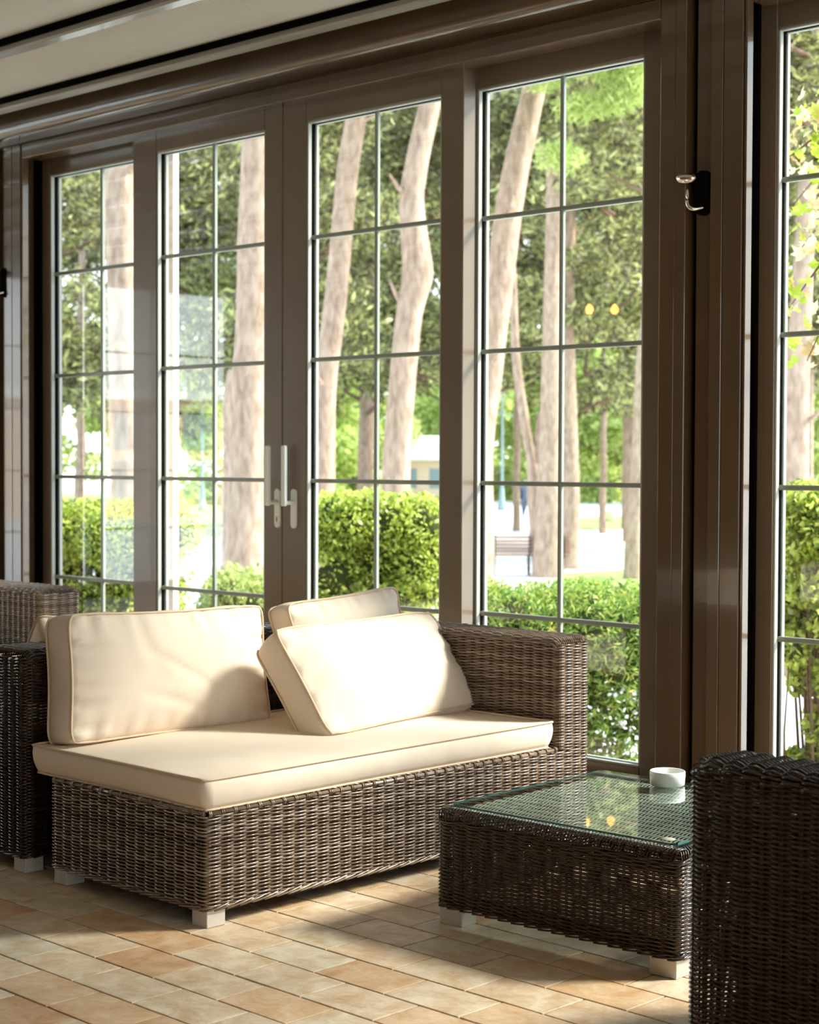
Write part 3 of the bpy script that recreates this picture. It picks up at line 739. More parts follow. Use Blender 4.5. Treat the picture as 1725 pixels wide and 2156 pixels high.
# ---- armchair at the right, seen from behind
AX, AY = -1.955, 2.815
AWD = 0.86
chair = empty('wicker_armchair', (AX, AY, 0)); tag(chair, 'very dark wicker armchair turned away, cut by the right edge', 'chair')
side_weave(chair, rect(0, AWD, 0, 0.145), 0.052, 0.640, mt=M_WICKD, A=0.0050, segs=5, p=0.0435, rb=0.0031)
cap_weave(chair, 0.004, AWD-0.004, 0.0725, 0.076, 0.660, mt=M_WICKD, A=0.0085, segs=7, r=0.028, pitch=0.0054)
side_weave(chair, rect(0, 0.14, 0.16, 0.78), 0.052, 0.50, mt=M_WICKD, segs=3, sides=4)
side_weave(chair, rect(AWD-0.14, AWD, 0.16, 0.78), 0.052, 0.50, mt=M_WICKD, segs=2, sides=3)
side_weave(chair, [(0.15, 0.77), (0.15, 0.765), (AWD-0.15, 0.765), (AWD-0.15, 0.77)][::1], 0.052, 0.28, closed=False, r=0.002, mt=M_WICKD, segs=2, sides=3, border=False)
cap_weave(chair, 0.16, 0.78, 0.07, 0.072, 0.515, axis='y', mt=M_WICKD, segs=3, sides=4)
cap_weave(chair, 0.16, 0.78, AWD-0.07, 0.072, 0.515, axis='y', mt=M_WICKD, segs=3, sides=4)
for a, b_ in ((0, 0), (AWD-0.07, 0), (0, 0.71), (AWD-0.07, 0.71)): foot(chair, a+0.003, a+0.066, b_+0.004, b_+0.066)

# ================================================================== CUSHIONS
def cushion(name, label, fc, thick, nrm=None, puff=0.03, side_puff=0.008, loc=None, group=None, nu=44, nv=28, ears=0.012, wr=0.0034, seed=0, back_puff=None, rc=0.022, taper=0.0):
    """fc: front-face corners bl, br, tr, tl in world; thickness goes backwards along -normal"""
    bl, br, tr, tl = [np.array(list(q), float) for q in fc]
    n = np.cross(br-bl, tl-bl); n /= np.linalg.norm(n)
    if nrm is not None and np.dot(n, nrm) < 0: n = -n
    base = (bl+br)/2 if loc is None else np.array(loc, float)
    root = empty(name, base); tag(root, label, 'cushion', group)
    rg = np.random.default_rng(seed)
    u = np.linspace(0, 1, nu+1); v_ = np.linspace(0, 1, nv+1); U, V = np.meshgrid(u, v_, indexing='ij')
    def face(sgn, pf):
        uu = U+ears*1.2*(0.5-U)*2*(4*V*(1-V))*0.8; vv = V+ears*1.8*(0.5-V)*2*(4*U*(1-U))*0.8
        P = (1-uu)[..., None]*(1-vv)[..., None]*bl+uu[..., None]*(1-vv)[..., None]*br+uu[..., None]*vv[..., None]*tr+(1-uu)[..., None]*vv[..., None]*tl
        e = (1-np.abs(2*U-1)**3.5)*(1-np.abs(2*V-1)**3.0)
        off = pf*e
        cpl = (np.abs(2*U-1)**9)*(np.abs(2*V-1)**9)
        dc = (bl+br+tr+tl)/4-P; P = P+dc/(np.linalg.norm(dc, axis=-1, keepdims=True)+1e-9)*(cpl*rc)[..., None]
        if sgn < 0 and taper: P = P+dc/(np.linalg.norm(dc, axis=-1, keepdims=True)+1e-9)*taper
        # puckers running in from the seams
        du = np.minimum(U, 1-U); dv = np.minimum(V, 1-V)
        for _ in range(5):
            k, ph, a_ = rg.uniform(20, 70), rg.uniform(0, 6.3), rg.uniform(0.3, 1)
            off = off+wr*a_*np.sin(k*V+ph)*np.exp(-du/0.07)*np.clip(du/0.01, 0, 1)+wr*a_*np.sin(k*1.3*U+ph*2)*np.exp(-dv/0.09)*np.clip(dv/0.015, 0, 1)
        for _ in range(7):
            cu, cv, th, s1, s2, a_ = rg.uniform(0.1, 0.9), rg.uniform(0.1, 0.9), rg.uniform(0, PI), rg.uniform(0.015, 0.035), rg.uniform(0.10, 0.3), rg.uniform(-1, 1)
            x = (U-cu)*math.cos(th)+(V-cv)*math.sin(th); y = -(U-cu)*math.sin(th)+(V-cv)*math.cos(th)
            off = off+wr*1.6*a_*np.exp(-(x/s1)**2-(y/s2)**2)*np.minimum(1, e*2)
        return P+n*off[..., None]*sgn-(0 if sgn > 0 else 1)*n*thick
    F = face(1, puff); Bk = face(-1, puff if back_puff is None else back_puff)
    def ring(G): return np.concatenate([G[:-1, 0], G[-1, :-1], G[:0:-1, -1], G[0, :0:-1]])
    rf, rb = ring(F), ring(Bk); K = len(rf); cen = (rf+rb).mean(0)/2
    ms = 6; side = []
    mid = (rf+rb)/2; cc = mid.mean(0)
    out = mid-cc; out -= np.outer(out@n, n)
    # push outwards perpendicular to the rim
    tg = np.roll(rf, -1, 0)-np.roll(rf, 1, 0); on = np.cross(tg, n); on /= np.linalg.norm(on, axis=1)[:, None]+1e-9
    if (on*out).sum() < 0: on = -on
    ks = np.arange(K)
    puck = sum(rg.uniform(0.3, 1)*np.sin(ks*rg.uniform(0.2, 0.9)+rg.uniform(0, 6)) for _ in range(4))*wr*0.2
    for q in range(1, ms):
        t = q/ms; side.append(rf*(1-t)+rb*t+on*((side_puff*4*t*(1-t))+puck*math.sin(PI*t))[:, None])
    nf = (nu+1)*(nv+1)
    verts = [F.reshape(-1, 3), Bk.reshape(-1, 3)]+side
    idx = np.arange(nf).reshape(nu+1, nv+1)
    a, b_, c, d = idx[:-1, :-1], idx[1:, :-1], idx[1:, 1:], idx[:-1, 1:]
    fa = [np.stack([a, b_, c, d], -1).reshape(-1, 4), np.stack([a, d, c, b_], -1).reshape(-1, 4)+nf]
    ri = ring(idx); lay = [ri]+[2*nf+q*K+np.arange(K) for q in range(ms-1)]+[ri+nf]
    for q in range(ms):
        l0, l1 = lay[q], lay[q+1]; fa.append(np.stack([l0, l1, np.roll(l1, -1), np.roll(l0, -1)], -1))
    vs = np.concatenate(verts)-base
    mesh_obj('cover', vs, np.concatenate(fa), M_CUSH, root, smooth=True)
    for G, s in ((rf, 1), (rb, -1)):
        C = G+n*0.0015*s+on*0.0015-base
        Nn = np.repeat(n[None], K, 0)[None]; B = on[None]
        v2, f2 = tubes(C[None], Nn, B, 0.0038, 0.0038, 6, True)
        mesh_obj('piping', v2, f2, M_PIPE, root, smooth=True)
    return root
# seat pad
zt = 0.398
cushion('seat_cushion', 'long cream seat cushion lying on the wicker sofa base', [(-4.352, 2.852, zt), (-3.538, 2.852, zt), (-3.550, 4.325, zt), (-4.385, 4.325, zt)], 0.080, nrm=(0, 0, 1), puff=0.012, side_puff=0.009, rc=0.004, taper=0.016, ears=0.004, wr=0.0014, seed=3, nu=40, nv=60, back_puff=0.0)
P_ = lambda px, py, X: on_plane(px, py, 0, X)
cushion('back_cushion', 'large cream back cushion standing upright at the near left end of the sofa',
        [P_(146, 1570, -4.215), P_(572, 1522, -4.235), P_(553, 1272, -4.275), P_(140, 1292, -4.27)], 0.115, nrm=(1, 0, 0), puff=0.058, seed=5, ears=0.020, wr=0.0062)
c3 = [P_(662, 1492, -4.20), P_(868, 1440, -4.20), P_(836, 1232, -4.285), P_(600, 1270, -4.275)]
cushion('back_cushion', 'cream back cushion half hidden behind the tilted one, its top rising highest', c3, 0.10, nrm=(1, 0, 0), puff=0.045, seed=8, ears=0.02)
cushion('back_cushion', 'cream cushion lying back at a tilt against the other, beside the wicker arm',
        [P_(693, 1552, -3.80), P_(1028, 1478, -3.93), P_(905, 1285, -4.12), P_(572, 1324, -4.08)], 0.105, nrm=(1, 0, 0.5), puff=0.055, seed=11, ears=0.014, wr=0.0045)
# cushion on sofa B and the pads of B, C and the armchair
cushion('back_cushion', 'cream cushion whose tilted edge peeps out behind the upright one at the left', [P_(60, 1400, -4.88)+Vector((0, 0.42, 0)), P_(38, 1400, -4.88), P_(80, 1296, -4.68), P_(80, 1296, -4.68)+Vector((0, 0.42, -0.06))], 0.11, nrm=(-1, 0, 0.2), puff=0.03, seed=14)
cushion('seat_cushion', 'cream seat cushion hidden behind the dark sofa back', [(-5.26, 2.86, 0.39), (-4.62, 2.86, 0.39), (-4.62, 4.46, 0.39), (-5.26, 4.46, 0.39)], 0.085, nrm=(0, 0, 1), puff=0.01, wr=0.001, nu=16, nv=20, back_puff=0)
cushion('seat_cushion', 'cream seat cushion on the far left sofa, a thin bright strip', [(CX+0.02, SY+0.02, 0.40), (CX+0.79, SY+0.02, 0.40), (CX+0.79, SY+SD-0.20, 0.40), (CX+0.02, SY+SD-0.20, 0.40)], 0.088, nrm=(0, 0, 1), puff=0.01, wr=0.001, nu=16, nv=20, back_puff=0)
cushion('seat_cushion', 'cream seat cushion glimpsed through the weave of the dark armchair', [(AX+0.15, AY+0.16, 0.39), (AX+AWD-0.15, AY+0.16, 0.39), (AX+AWD-0.15, AY+0.78, 0.39), (AX+0.15, AY+0.78, 0.39)], 0.10, nrm=(0, 0, 1), puff=0.01, wr=0.001, nu=16, nv=16, back_puff=0)

# ---- ashtray
v, f = lathe([(0.0003, 0.002), (0.044, 0.0), (0.0495, 0.004), (0.0515, 0.030), (0.0510, 0.0415), (0.0490, 0.0430), (0.0468, 0.0415), (0.0455, 0.016), (0.040, 0.012), (0.0003, 0.012)], 48)
o = mesh_obj('ashtray', v, f, M_CERAMIC, None, smooth=True, loc=(-2.868, 4.012, 0.3251)); tag(o, 'round white ceramic ashtray on the glass table top', 'ashtray')

# ---- pendant lamps behind the viewer, seen only as amber reflections
M_BULB = bpy.data.materials.new('amber_bulb'); M_BULB.use_nodes = True
b_ = M_BULB.node_tree.nodes['Principled BSDF']; b_.inputs['Emission Color'].default_value = (1.0, 0.42, 0.08, 1); b_.inputs['Emission Strength'].default_value = 14.0
for k, (x, y, lab) in enumerate(((-9.47, -1.42, 'amber pendant bulb nearer the back wall, seen only as a reflection'), (-9.33, -1.60, 'second amber pendant bulb beside it, seen only as a reflection'))):
    r = empty('pendant_lamp', (x, y, 2.62)); tag(r, lab, 'lamp')
    v, f = lathe([(0.0005, -0.045), (0.020, -0.040), (0.034, -0.020), (0.036, 0.0), (0.028, 0.022), (0.014, 0.038), (0.010, 0.05), (0.0005, 0.05)], 20)
    mesh_obj('bulb', v, f, M_BULB, r, smooth=True)
    v, f = lathe([(0.0005, 0.045), (0.014, 0.045), (0.014, 0.085), (0.0005, 0.09)], 12); mesh_obj('socket', v, f, M_IRON, r)
    v, f = curve_tube([(0, 0, 0.08), (0, 0, 0.46)], 0.003, 6); mesh_obj('cord', v, f, M_IRON, r)

# ================================================================== OUTSIDE
GZ = -1.23
g = box_obj('ground', (-260, 120, 5.42, 320, GZ-0.3, GZ), M_PLAZA); tag(g, 'pale paved park ground outside the doors', 'ground', kind='structure')
g2 = box_obj('ground', (-260, 120, -120, 5.42, GZ-0.3, GZ-0.001), M_PLAZA); tag(g2, 'paved ground around the rest of the building', 'ground', kind='structure')
def lawn(quad_, label):
    P = [on_plane(x, y, 2, GZ) for x, y in quad_]
    v = [(p.x, p.y, GZ+0.002) for p in P]+[(p.x, p.y, GZ+0.05) for p in P]; n = len(P)
    bm = bmesh.new(); V_ = [bm.verts.new(q) for q in v]; bm.faces.new(V_[n:])
    for i in range(n): bm.faces.new((V_[i], V_[(i+1) % n], V_[n+(i+1) % n], V_[n+i]))
    bmesh.ops.recalc_face_normals(bm, faces=bm.faces)
    o = bm_obj('lawn', bm, M_GRASS); tag(o, label, 'lawn', kind='stuff')
lawn([(1150, 1112), (1210, 1092), (1420, 1084), (1480, 1098), (1380, 1113), (1250, 1116)], 'sunlit grass strip in the white plaza')
lawn([(1150, 1250), (1185, 1212), (1400, 1198), (1500, 1215), (1500, 1300), (1150, 1300)], 'grass patch at the foot of the nearer pines')
lawn([(-700, 1062), (1000, 1062), (1000, 1130), (-700, 1130)], 'far grass under the park trees on the left')
lawn([(-300, 1040), (2000, 1040), (2000, 1052), (-300, 1052)], 'distant grass verge along the park edge')

# ---- trunks
def trunk(pts, D, name='pine_tree', base_flare=True):
    """pts: (px, py, width px) along the stem, at view depth D"""
    P = [at(x, y, D) for x, y, w in pts]; R_ = [w*D/FPX/2 for x, y, w in pts]
    if P[-1].z > GZ:   # continue to the ground
        P.append(Vector((P[-1].x, P[-1].y, GZ-0.05))); R_.append(R_[-1]*1.15)
    return P, R_
def tube_mesh(P, R_, sides=14, sub=5, lump=0.05):
    v, f = curve_tube(P, R_, sides, sub)
    c = v.mean(0)
    ph = rng.uniform(0, 6.3, 3)
    v = v.copy(); v[:, 0] += lump*R_[0]*np.sin(v[:, 2]*2.3+ph[0]); v[:, 1] += lump*R_[0]*np.sin(v[:, 2]*3.1+ph[1])
    return v, f
def leaf_cloud(C, R_, n, size, aspect=0.5, flat=0.0, shell=0.55, seed=0, droop=0.0):
    """n diamond leaves in ellipsoids C (k,3), R_ (k,3)"""
    rg = np.random.default_rng(seed); C = np.asarray(C, float); R_ = np.asarray(R_, float)
    w = np.prod(R_, 1)**(2/3); k = rg.choice(len(C), n, p=w/w.sum())
    d = rg.standard_normal((n, 3)); d /= np.linalg.norm(d, axis=1)[:, None]
    rad = shell+(1-shell)*rg.random(n)**0.7
    pos = C[k]+d*R_[k]*rad[:, None]
    t = rg.standard_normal((n, 3)); t[:, 2] = t[:, 2]*(1-flat)-droop; t = t+0.6*d; t /= np.linalg.norm(t, axis=1)[:, None]
    b_ = np.cross(t, rg.standard_normal((n, 3))); b_ /= np.linalg.norm(b_, axis=1)[:, None]
    s = (size*(0.6+0.8*rg.random(n)))[:, None]
    V = np.stack([pos-t*s*0.5, pos+b_*s*aspect*0.5+t*s*0.05, pos+t*s*0.5, pos-b_*s*aspect*0.5+t*s*0.05], 1)
    F = np.arange(n*4).reshape(-1, 4)
    return V.reshape(-1, 3), F
# shared crown meshes
def crown_mesh(name, kind, seed):
    rg = np.random.default_rng(seed); C, R_ = [], []
    if kind == 'pine':
        for _ in range(34):
            a = rg.uniform(0, 2*PI); r = rg.uniform(0.4, 2.8); z = rg.uniform(0.2, 8.2); r *= (1-0.07*z)
            C.append((r*math.cos(a), r*math.sin(a), z)); s = rg.uniform(0.55, 1.15); R_.append((s*1.25, s*1.25, s*0.62))
        v, f = leaf_cloud(C, R_, 16000, 0.26, 0.26, 0.2, 0.3, seed); mt = M_PINE
    else:
        for _ in range(26):
            a = rg.uniform(0, 2*PI); r = rg.uniform(0, 2.4); z = rg.uniform(0.2, 6.5)
            C.append((r*math.cos(a), r*math.sin(a), z)); s = rg.uniform(0.7, 1.3); R_.append((s, s, s*0.8))
        v, f = leaf_cloud(C, R_, 11000, 0.26, 0.6, 0.0, 0.5, seed); mt = M_DECID
    o = mesh_obj(name, v, f, mt); me = o.data; bpy.data.objects.remove(o); return me, C
PINES = [crown_mesh('foliage', 'pine', s) for s in (21, 22, 23)]
DECS = [crown_mesh('foliage', 'dec', s) for s in (31, 32)]
stem_v, stem_f = curve_tube([(0, 0, -4.5), (0.06, 0.04, -1.0), (-0.05, 0.08, 3.0), (0.0, 0.0, 7.8)], [0.24, 0.21, 0.16, 0.05], 10, 4)
so = mesh_obj('trunk', stem_v, stem_f, M_BARK, smooth=True); STEM = so.data; bpy.data.objects.remove(so)
def branches_mesh(C):
    out = []
    for c in C[::2]:
        z0 = max(0.1, c[2]-0.8); out.append(curve_tube([(0, 0, z0), (c[0]*0.5, c[1]*0.5, z0+(c[2]-z0)*0.35), c], [0.06, 0.04, 0.012], 5, 2))
    v, f = merge(out); o = mesh_obj('branches', v, f, M_TWIG, smooth=True); me = o.data; bpy.data.objects.remove(o); return me
PBR = [branches_mesh(C) for _, C in PINES]; DBR = [branches_mesh(C) for _, C in DECS]
TREE_LABELS = {}
def tree(kind, px, D, zbase, scale, rz, label, name='pine_tree', stem=True, group=None):
    i = random.randrange(3) if kind == 'pine' else random.randrange(2)
    p = at(px, 1000, D); r = empty(name, (p.x, p.y, GZ), rz); tag(r, label, 'tree', group)
    me = PINES[i][0] if kind == 'pine' else DECS[i][0]
    for nm_, m_, st in (('foliage', me, True), ('branches', (PBR if kind == 'pine' else DBR)[i], True), ('trunk', STEM, False)):
        if nm_ == 'trunk' and not stem: continue
        o = bpy.data.objects.new(nm_, m_); link(o, r); o.location = (0, 0, zbase-GZ); o.scale = (scale,)*3
        if nm_ != 'trunk': o['kind'] = 'stuff'
        if nm_ == 'trunk':   # reach the ground
            o.scale = (scale, scale, max(scale, (zbase-GZ+0.1)/4.5))
    return r
# foreground stems read one by one from the photograph: (label, depth, stem points)
STEMS = [
 ('thick pale pine stem filling the right half of the far left window', 17, [(268, 60, 62), (262, 250, 66), (256, 380, 68), (258, 600, 66), (262, 800, 66), (268, 1000, 70)], 'a'),
 ('thick pale pine stem behind the left sliding door', 22, [(548, 60, 66), (545, 250, 68), (536, 500, 70), (528, 750, 72), (520, 950, 76), (514, 1180, 84)], 'b'),
 ('slim pine stem in the left panes of the right sliding door', 25, [(760, 120, 40), (748, 260, 44), (732, 360, 46), (718, 520, 46), (700, 680, 48), (684, 820, 52), (676, 1000, 58)], 'a'),
 ('crooked pine stem with a swelling, right panes of the right sliding door', 24, [(925, 120, 44), (905, 230, 46), (882, 320, 48), (866, 420, 52), (876, 520, 60), (880, 580, 66), (862, 660, 56), (848, 800, 56), (834, 1000, 60)], 'b'),
 ('leaning pine stem along the left side of the window behind the arm', 26, [(1145, 120, 48), (1118, 220, 50), (1088, 350, 56), (1066, 480, 58), (1048, 640, 58), (1030, 780, 56), (1012, 960, 56)], 'a'),
 ('reddish pine stem with a crooked fork beside the middle glazing bar', 37, [(1120, 270, 22), (1140, 318, 26), (1164, 352, 32), (1166, 480, 34), (1162, 640, 36), (1160, 800, 40), (1157, 1000, 50), (1154, 1160, 62), (1154, 1222, 74)], 'b'),
 ('dark pine stem straight behind the middle glazing bar', 40, [(1214, 200, 24), (1208, 330, 26), (1198, 500, 28), (1194, 700, 32), (1198, 880, 36), (1202, 1050, 38), (1196, 1200, 46)], 'a'),
 ('rough pine stem by the right edge of the window behind the arm', 36, [(1376, 500, 24), (1366, 640, 26), (1352, 780, 28), (1346, 920, 28), (1342, 1040, 34), (1334, 1130, 34), (1332, 1230, 44)], 'b'),
 ('pine stem in the window at the right edge', 20, [(1700, 380, 36), (1690, 600, 44), (1682, 760, 50), (1676, 900, 54), (1672, 1010, 60)], 'a'),
]
for lab, D, pts, _ in STEMS:
    P, R_ = trunk(pts, D); base = Vector((P[-1].x, P[-1].y, GZ))
    r = empty('pine_tree', base); tag(r, lab, 'tree')
    v, f = tube_mesh(P, R_); mesh_obj('trunk', v-np.array(base), f, M_BARK, r, smooth=True)
    # stubs
    st = []
    for q in range(3):
        i = random.randrange(1, len(P)-2); d = Vector((random.uniform(-1, 1), random.uniform(-1, 1), 0.5)).normalized()
        v, f = curve_tube([P[i]-base, P[i]-base+d*R_[i]*1.6, P[i]-base+d*R_[i]*2.6+Vector((0, 0, R_[i]*0.4))], [R_[i]*0.3, R_[i]*0.2, R_[i]*0.1], 6, 2)
        mesh_obj('branch_stub', v, f, M_BARK, r, smooth=True)
    top = P[0]; i = random.randrange(3)
    for nm_, m_ in (('foliage', PINES[i][0]), ('branches', PBR[i])):
        o = bpy.data.objects.new(nm_, m_); link(o, r); o['kind'] = 'stuff'; s = 0.55+0.01*D
        o.scale = (s, s, s*0.8); o.location = top-base+Vector((0, 0, 0.6))
    if 'leaning' in lab:
        C = [at(x, y, D-1)-base for x, y in ((1190, 90), (1240, 130), (1300, 150), (1350, 120), (1290, 215), (1220, 225), (1150, 160), (1180, 330), (1110, 60), (1340, 190))]
        v, f = leaf_cloud([list(c) for c in C], [(0.42, 0.42, 0.26)]*len(C), 9000, 0.15, 0.12, 0, 0.1, 77)
        o = mesh_obj('sprays', v, f, M_SPRIG, r); o['kind'] = 'stuff'; o['label'] = 'fresh yellow-green needle sprays'
# forked slender trunk left of the middle bar
P, R_ = trunk([(1080, 560, 14), (1086, 740, 18), (1104, 880, 22), (1122, 975, 26), (1128, 1050, 36), (1140, 1150, 44), (1146, 1216, 52)], 37.6)
base = Vector((P[-1].x, P[-1].y, GZ)); r = empty('slender_tree', base); tag(r, 'slender forked trunk leaning left beside the reddish pine', 'tree')
v, f = tube_mesh(P, R_, 10); mesh_obj('trunk', v-np.array(base), f, M_BARK, r, smooth=True)
P2 = [at(x, y, 37.6) for x, y in ((1138, 870), (1134, 920), (1128, 975))]; v, f = curve_tube(P2, [0.06, 0.09, 0.12], 8, 3); mesh_obj('branch', v-np.array(base), f, M_BARK, r, smooth=True)
for px, D, w, y0 in ((1090, 62, 14, 820), (1272, 60, 13, 860), (1318, 64, 12, 820), (1706, 44, 16, 740), (170, 50, 20, 930), (482, 40, 26, 880)):
    P, R_ = trunk([(px+3, y0-(100 if px == 482 else 420), w*0.7), (px, y0-(60 if px == 482 else 150), w*0.8), (px, y0, w), (px-2, 1010, w*1.1)], D)
    base = Vector((P[-1].x, P[-1].y, GZ)); r = empty('slender_tree', base)
    lab = {1090: 'thin grey trunk far off, left of the forked tree', 1272: 'thin pale trunk far off in the right panes behind the arm', 1318: 'second thin pale trunk just right of it in the same panes',
           1706: 'thin trunk beside the pine in the right edge window', 170: 'short pale trunk low in the far left window', 482: 'greyish trunk close left of the thick stem in the left sliding door'}[px]
    tag(r, lab, 'tree'); v, f = tube_mesh(P, R_, 8, 3, 0.2); mesh_obj('trunk', v-np.array(base), f, M_BARK, r, smooth=True)
PINE_L = ['dark pine crown beyond the left edge of the far left window', 'dark pine crown in the left panes of the far left window', 'dark pine crown filling the upper left panes of the left sliding door', 'dark pine crown behind the seam of the two sliding doors', 'nearest dark pine crown just left of the slim stem, right sliding door', 'dark pine crown between the two stems of the right sliding door', 'dark pine crown by the right stile of the right sliding door', 'large dark pine crown behind the stile left of the window with the arm', 'dark pine crown behind the leaning stem, window behind the arm', 'dark pine crown in the right panes above the thin pale trunks', 'dark pine crown by the right edge of the window behind the arm', 'dark pine crown hidden behind the broad pillar', 'dark pine crown in the top left of the right edge window', 'dark pine crown beyond the right edge window', 'tallest far crown between the stems of the right sliding door', 'tallest far crown behind the middle glazing bar, window behind the arm', 'tallest far crown behind the left sliding door', 'far crown between the pillar and the right edge window', 'small near crown in the upper right panes, window behind the arm', 'broad far crown behind the slim stem, right sliding door']
LEAFY_L = ['light green tree low beyond the left edge of the far left window', 'low light green tree in the left panes of the left sliding door', 'low light green tree behind the thick stem of the left sliding door', 'low light green tree by the left stile of the right sliding door', 'low light green tree beside the small pavilion roof', 'low light green tree behind the crooked pine stem', 'low light green tree behind the stile next to the window with the arm', 'low light green tree behind the left park lamp panes, window behind the arm', 'low light green tree behind the reddish pine', 'low light green tree behind the first thin pale trunk', 'low light green tree behind the rough pine stem', 'low light green tree hidden by the broad pillar', 'low light green tree between the pillar and right edge window', 'low light green tree in the right edge window', 'low light green tree behind the thick stem of the far left window', "tall pale tree far behind the right sliding door's stile", 'tall pale tree far behind the middle glazing bar, window behind the arm', 'tall pale tree far behind the seam of the sliding doors']
# crowns massed behind the stems
PX = [(60, 46, 2.4, 1.1), (215, 58, 3.6, 1.0), (400, 52, 2.0, 1.15), (560, 60, 3.0, 1.2), (650, 44, 3.4, 1.05), (770, 54, 2.6, 1.25), (900, 50, 3.4, 1.15), (1010, 60, 3.0, 1.3),
      (1095, 48, 3.4, 1.1), (1230, 46, 2.6, 1.15), (1330, 54, 2.6, 1.3), (1440, 50, 2.8, 1.1), (1640, 50, 3.2, 1.2), (1760, 44, 3.4, 1.1), (860, 68, 6.0, 1.5), (1190, 70, 6.5, 1.5), (480, 72, 6.5, 1.4), (1560, 62, 4.0, 1.4), (1290, 40, 4.0, 0.8), (700, 70, 5, 1.4)]
for i, (px, D, zb, s) in enumerate(PX):
    tree('pine', px, D, zb, s, random.uniform(0, 6.3), PINE_L[i], group='pines massed across the park', stem=(i % 5 == 0))
# a low sprig hanging near in the window behind the arm and the soft yellow-green foliage at its top
for i, (px, D, zb, s) in enumerate([(60, 90, -1.0, 0.9), (420, 84, -1.1, 0.62), (560, 90, -1.2, 0.6), (690, 86, -1.2, 0.62), (760, 92, -1.2, 0.75), (880, 100, -1.2, 0.55), (1000, 96, -1.2, 0.8), (1080, 104, -1.2, 0.9),
                                   (1190, 100, -1.2, 0.85), (1260, 92, -1.2, 0.75), (1330, 98, -1.2, 0.85), (1430, 100, -1.2, 0.85), (1560, 90, -1.2, 0.8), (1700, 84, -1.2, 0.8), (270, 95, -1.2, 0.7), (960, 120, -1, 1.2), (1240, 125, -1, 1.3), (620, 125, -1, 1.1)]):
    tree('dec', px, D*1.15, zb, s*1.9, random.uniform(0, 6.3), LEAFY_L[i], 'leafy_tree', group='leafy trees at the park edge', stem=False)

# ---- hedges
def hedge_leaves(C, R_, n, size, aspect, seed, mt, name='foliage', shell=0.85):
    v, f = leaf_cloud(C, R_, n, size, aspect, 0.0, shell, seed); return v, f
def lumps(w, d, h, k, seed, r0=0.16, r1=0.30):
    rg = np.random.default_rng(seed); C, R_ = [], []
    for _ in range(k):
        r = rg.uniform(r0, r1); x = rg.uniform(-w/2+r, w/2-r); y = rg.uniform(-d/2+r, d/2-r); z = rg.uniform(0.15, h-r)
        if rg.random() < 0.42: z = h-r-rg.uniform(0, 0.14)
        C.append((x, y, z)); R_.append((r, r, r))
    return C, R_
def hedge(name, label, loc, rz, w, d, h, seed, mt=M_BOX, n=26000, size=0.036, aspect=0.6, tips=None, cat='hedge', k=60, core=0.62, r0=0.16, r1=0.3):
    r = empty(name, loc, rz); tag(r, label, cat)
    C, R_ = lumps(w, d, h, k, seed, r0, r1)
    v, f = leaf_cloud(C, R_, int(n*1.6), size*1.08, aspect, 0, 0.66, seed); o = mesh_obj('foliage', v, f, mt, r); o['kind'] = 'stuff'
    if tips:
        Ct = [c for c in C if c[2] > h*0.62]; Rt = [R_[i] for i, c in enumerate(C) if c[2] > h*0.62]
        v, f = leaf_cloud(Ct, Rt, n//4, size, aspect, 0, 0.97, seed+1); o = mesh_obj('tips', v, f, tips, r); o['kind'] = 'stuff'; o['label'] = 'yellowish young tips'
    tw = []
    for q in range(40):
        i = random.randrange(len(C)); c = Vector(C[i]); b0 = Vector((c.x*0.4, c.y*0.3, 0)); tw.append(curve_tube([b0, b0*0.5+c*0.5+Vector((random.uniform(-.08, .08), random.uniform(-.08, .08), 0)), c+Vector((0, 0, R_[i][2]*0.8))], [0.014, 0.009, 0.003], 5, 3))
    v, f = merge(tw); o = mesh_obj('stems', v, f, M_TWIG, r, smooth=True); o['kind'] = 'stuff'
    # dark balls standing for the shade inside the foliage
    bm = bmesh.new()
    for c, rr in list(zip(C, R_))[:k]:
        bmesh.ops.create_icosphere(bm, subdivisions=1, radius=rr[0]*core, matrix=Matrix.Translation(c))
    o = bm_obj('shade_core', bm, M_CORE, r, smooth=True); o['kind'] = 'stuff'
    return r
def hp(px, py, D, dz=0): p = at(px, py, D); return (p.x, p.y, GZ)
h1 = hedge('boxwood_hedge', 'sunlit yellow-green boxwood hedge behind the right sliding door', hp(800, 1010, 12.6), YAW, 1.36, 1.0, 2.30, 51, n=36000, k=95)
h2 = hedge('boxwood_hedge', 'sunlit yellow-green boxwood hedge behind the far left window', hp(245, 1040, 14.2), YAW, 1.52, 1.0, 2.19, 52, n=34000, k=90)
h5 = hedge('leafy_shrub', 'soft pale green shrub low behind the left sliding door', hp(525, 1180, 13.6), YAW, 0.95, 0.9, 1.68, 55, mt=M_DECID, n=15000, size=0.05, aspect=0.35, k=40, cat='shrub')
h3 = hedge('feathery_hedge', 'low feathery green hedge with yellow tips, window behind the wicker arm', hp(1200, 1230, 10.4), YAW, 1.62, 1.1, 1.78, 53, mt=M_JUNI, n=50000, size=0.042, aspect=0.24, tips=M_JUNIY, k=135, r0=0.14, r1=0.26)
v, f = leaf_cloud([(0.25, -0.48, 0.9), (0.45, -0.5, 0.6), (-0.2, -0.5, 0.8), (0.5, -0.3, 1.2)], [(0.25, 0.1, 0.35)]*4, 420, 0.026, 0.9, 0, 0.3, 91)
o = mesh_obj('blossoms', v, f, M_BLOSSOM, h3); o['kind'] = 'stuff'
h4 = hedge('boxwood_hedge', 'boxwood bush with larger bright leaves, window at the right edge', hp(1750, 1000, 9.4), YAW, 0.72, 0.8, 2.40, 54, n=24000, size=0.046, k=90, r0=0.10, r1=0.2)
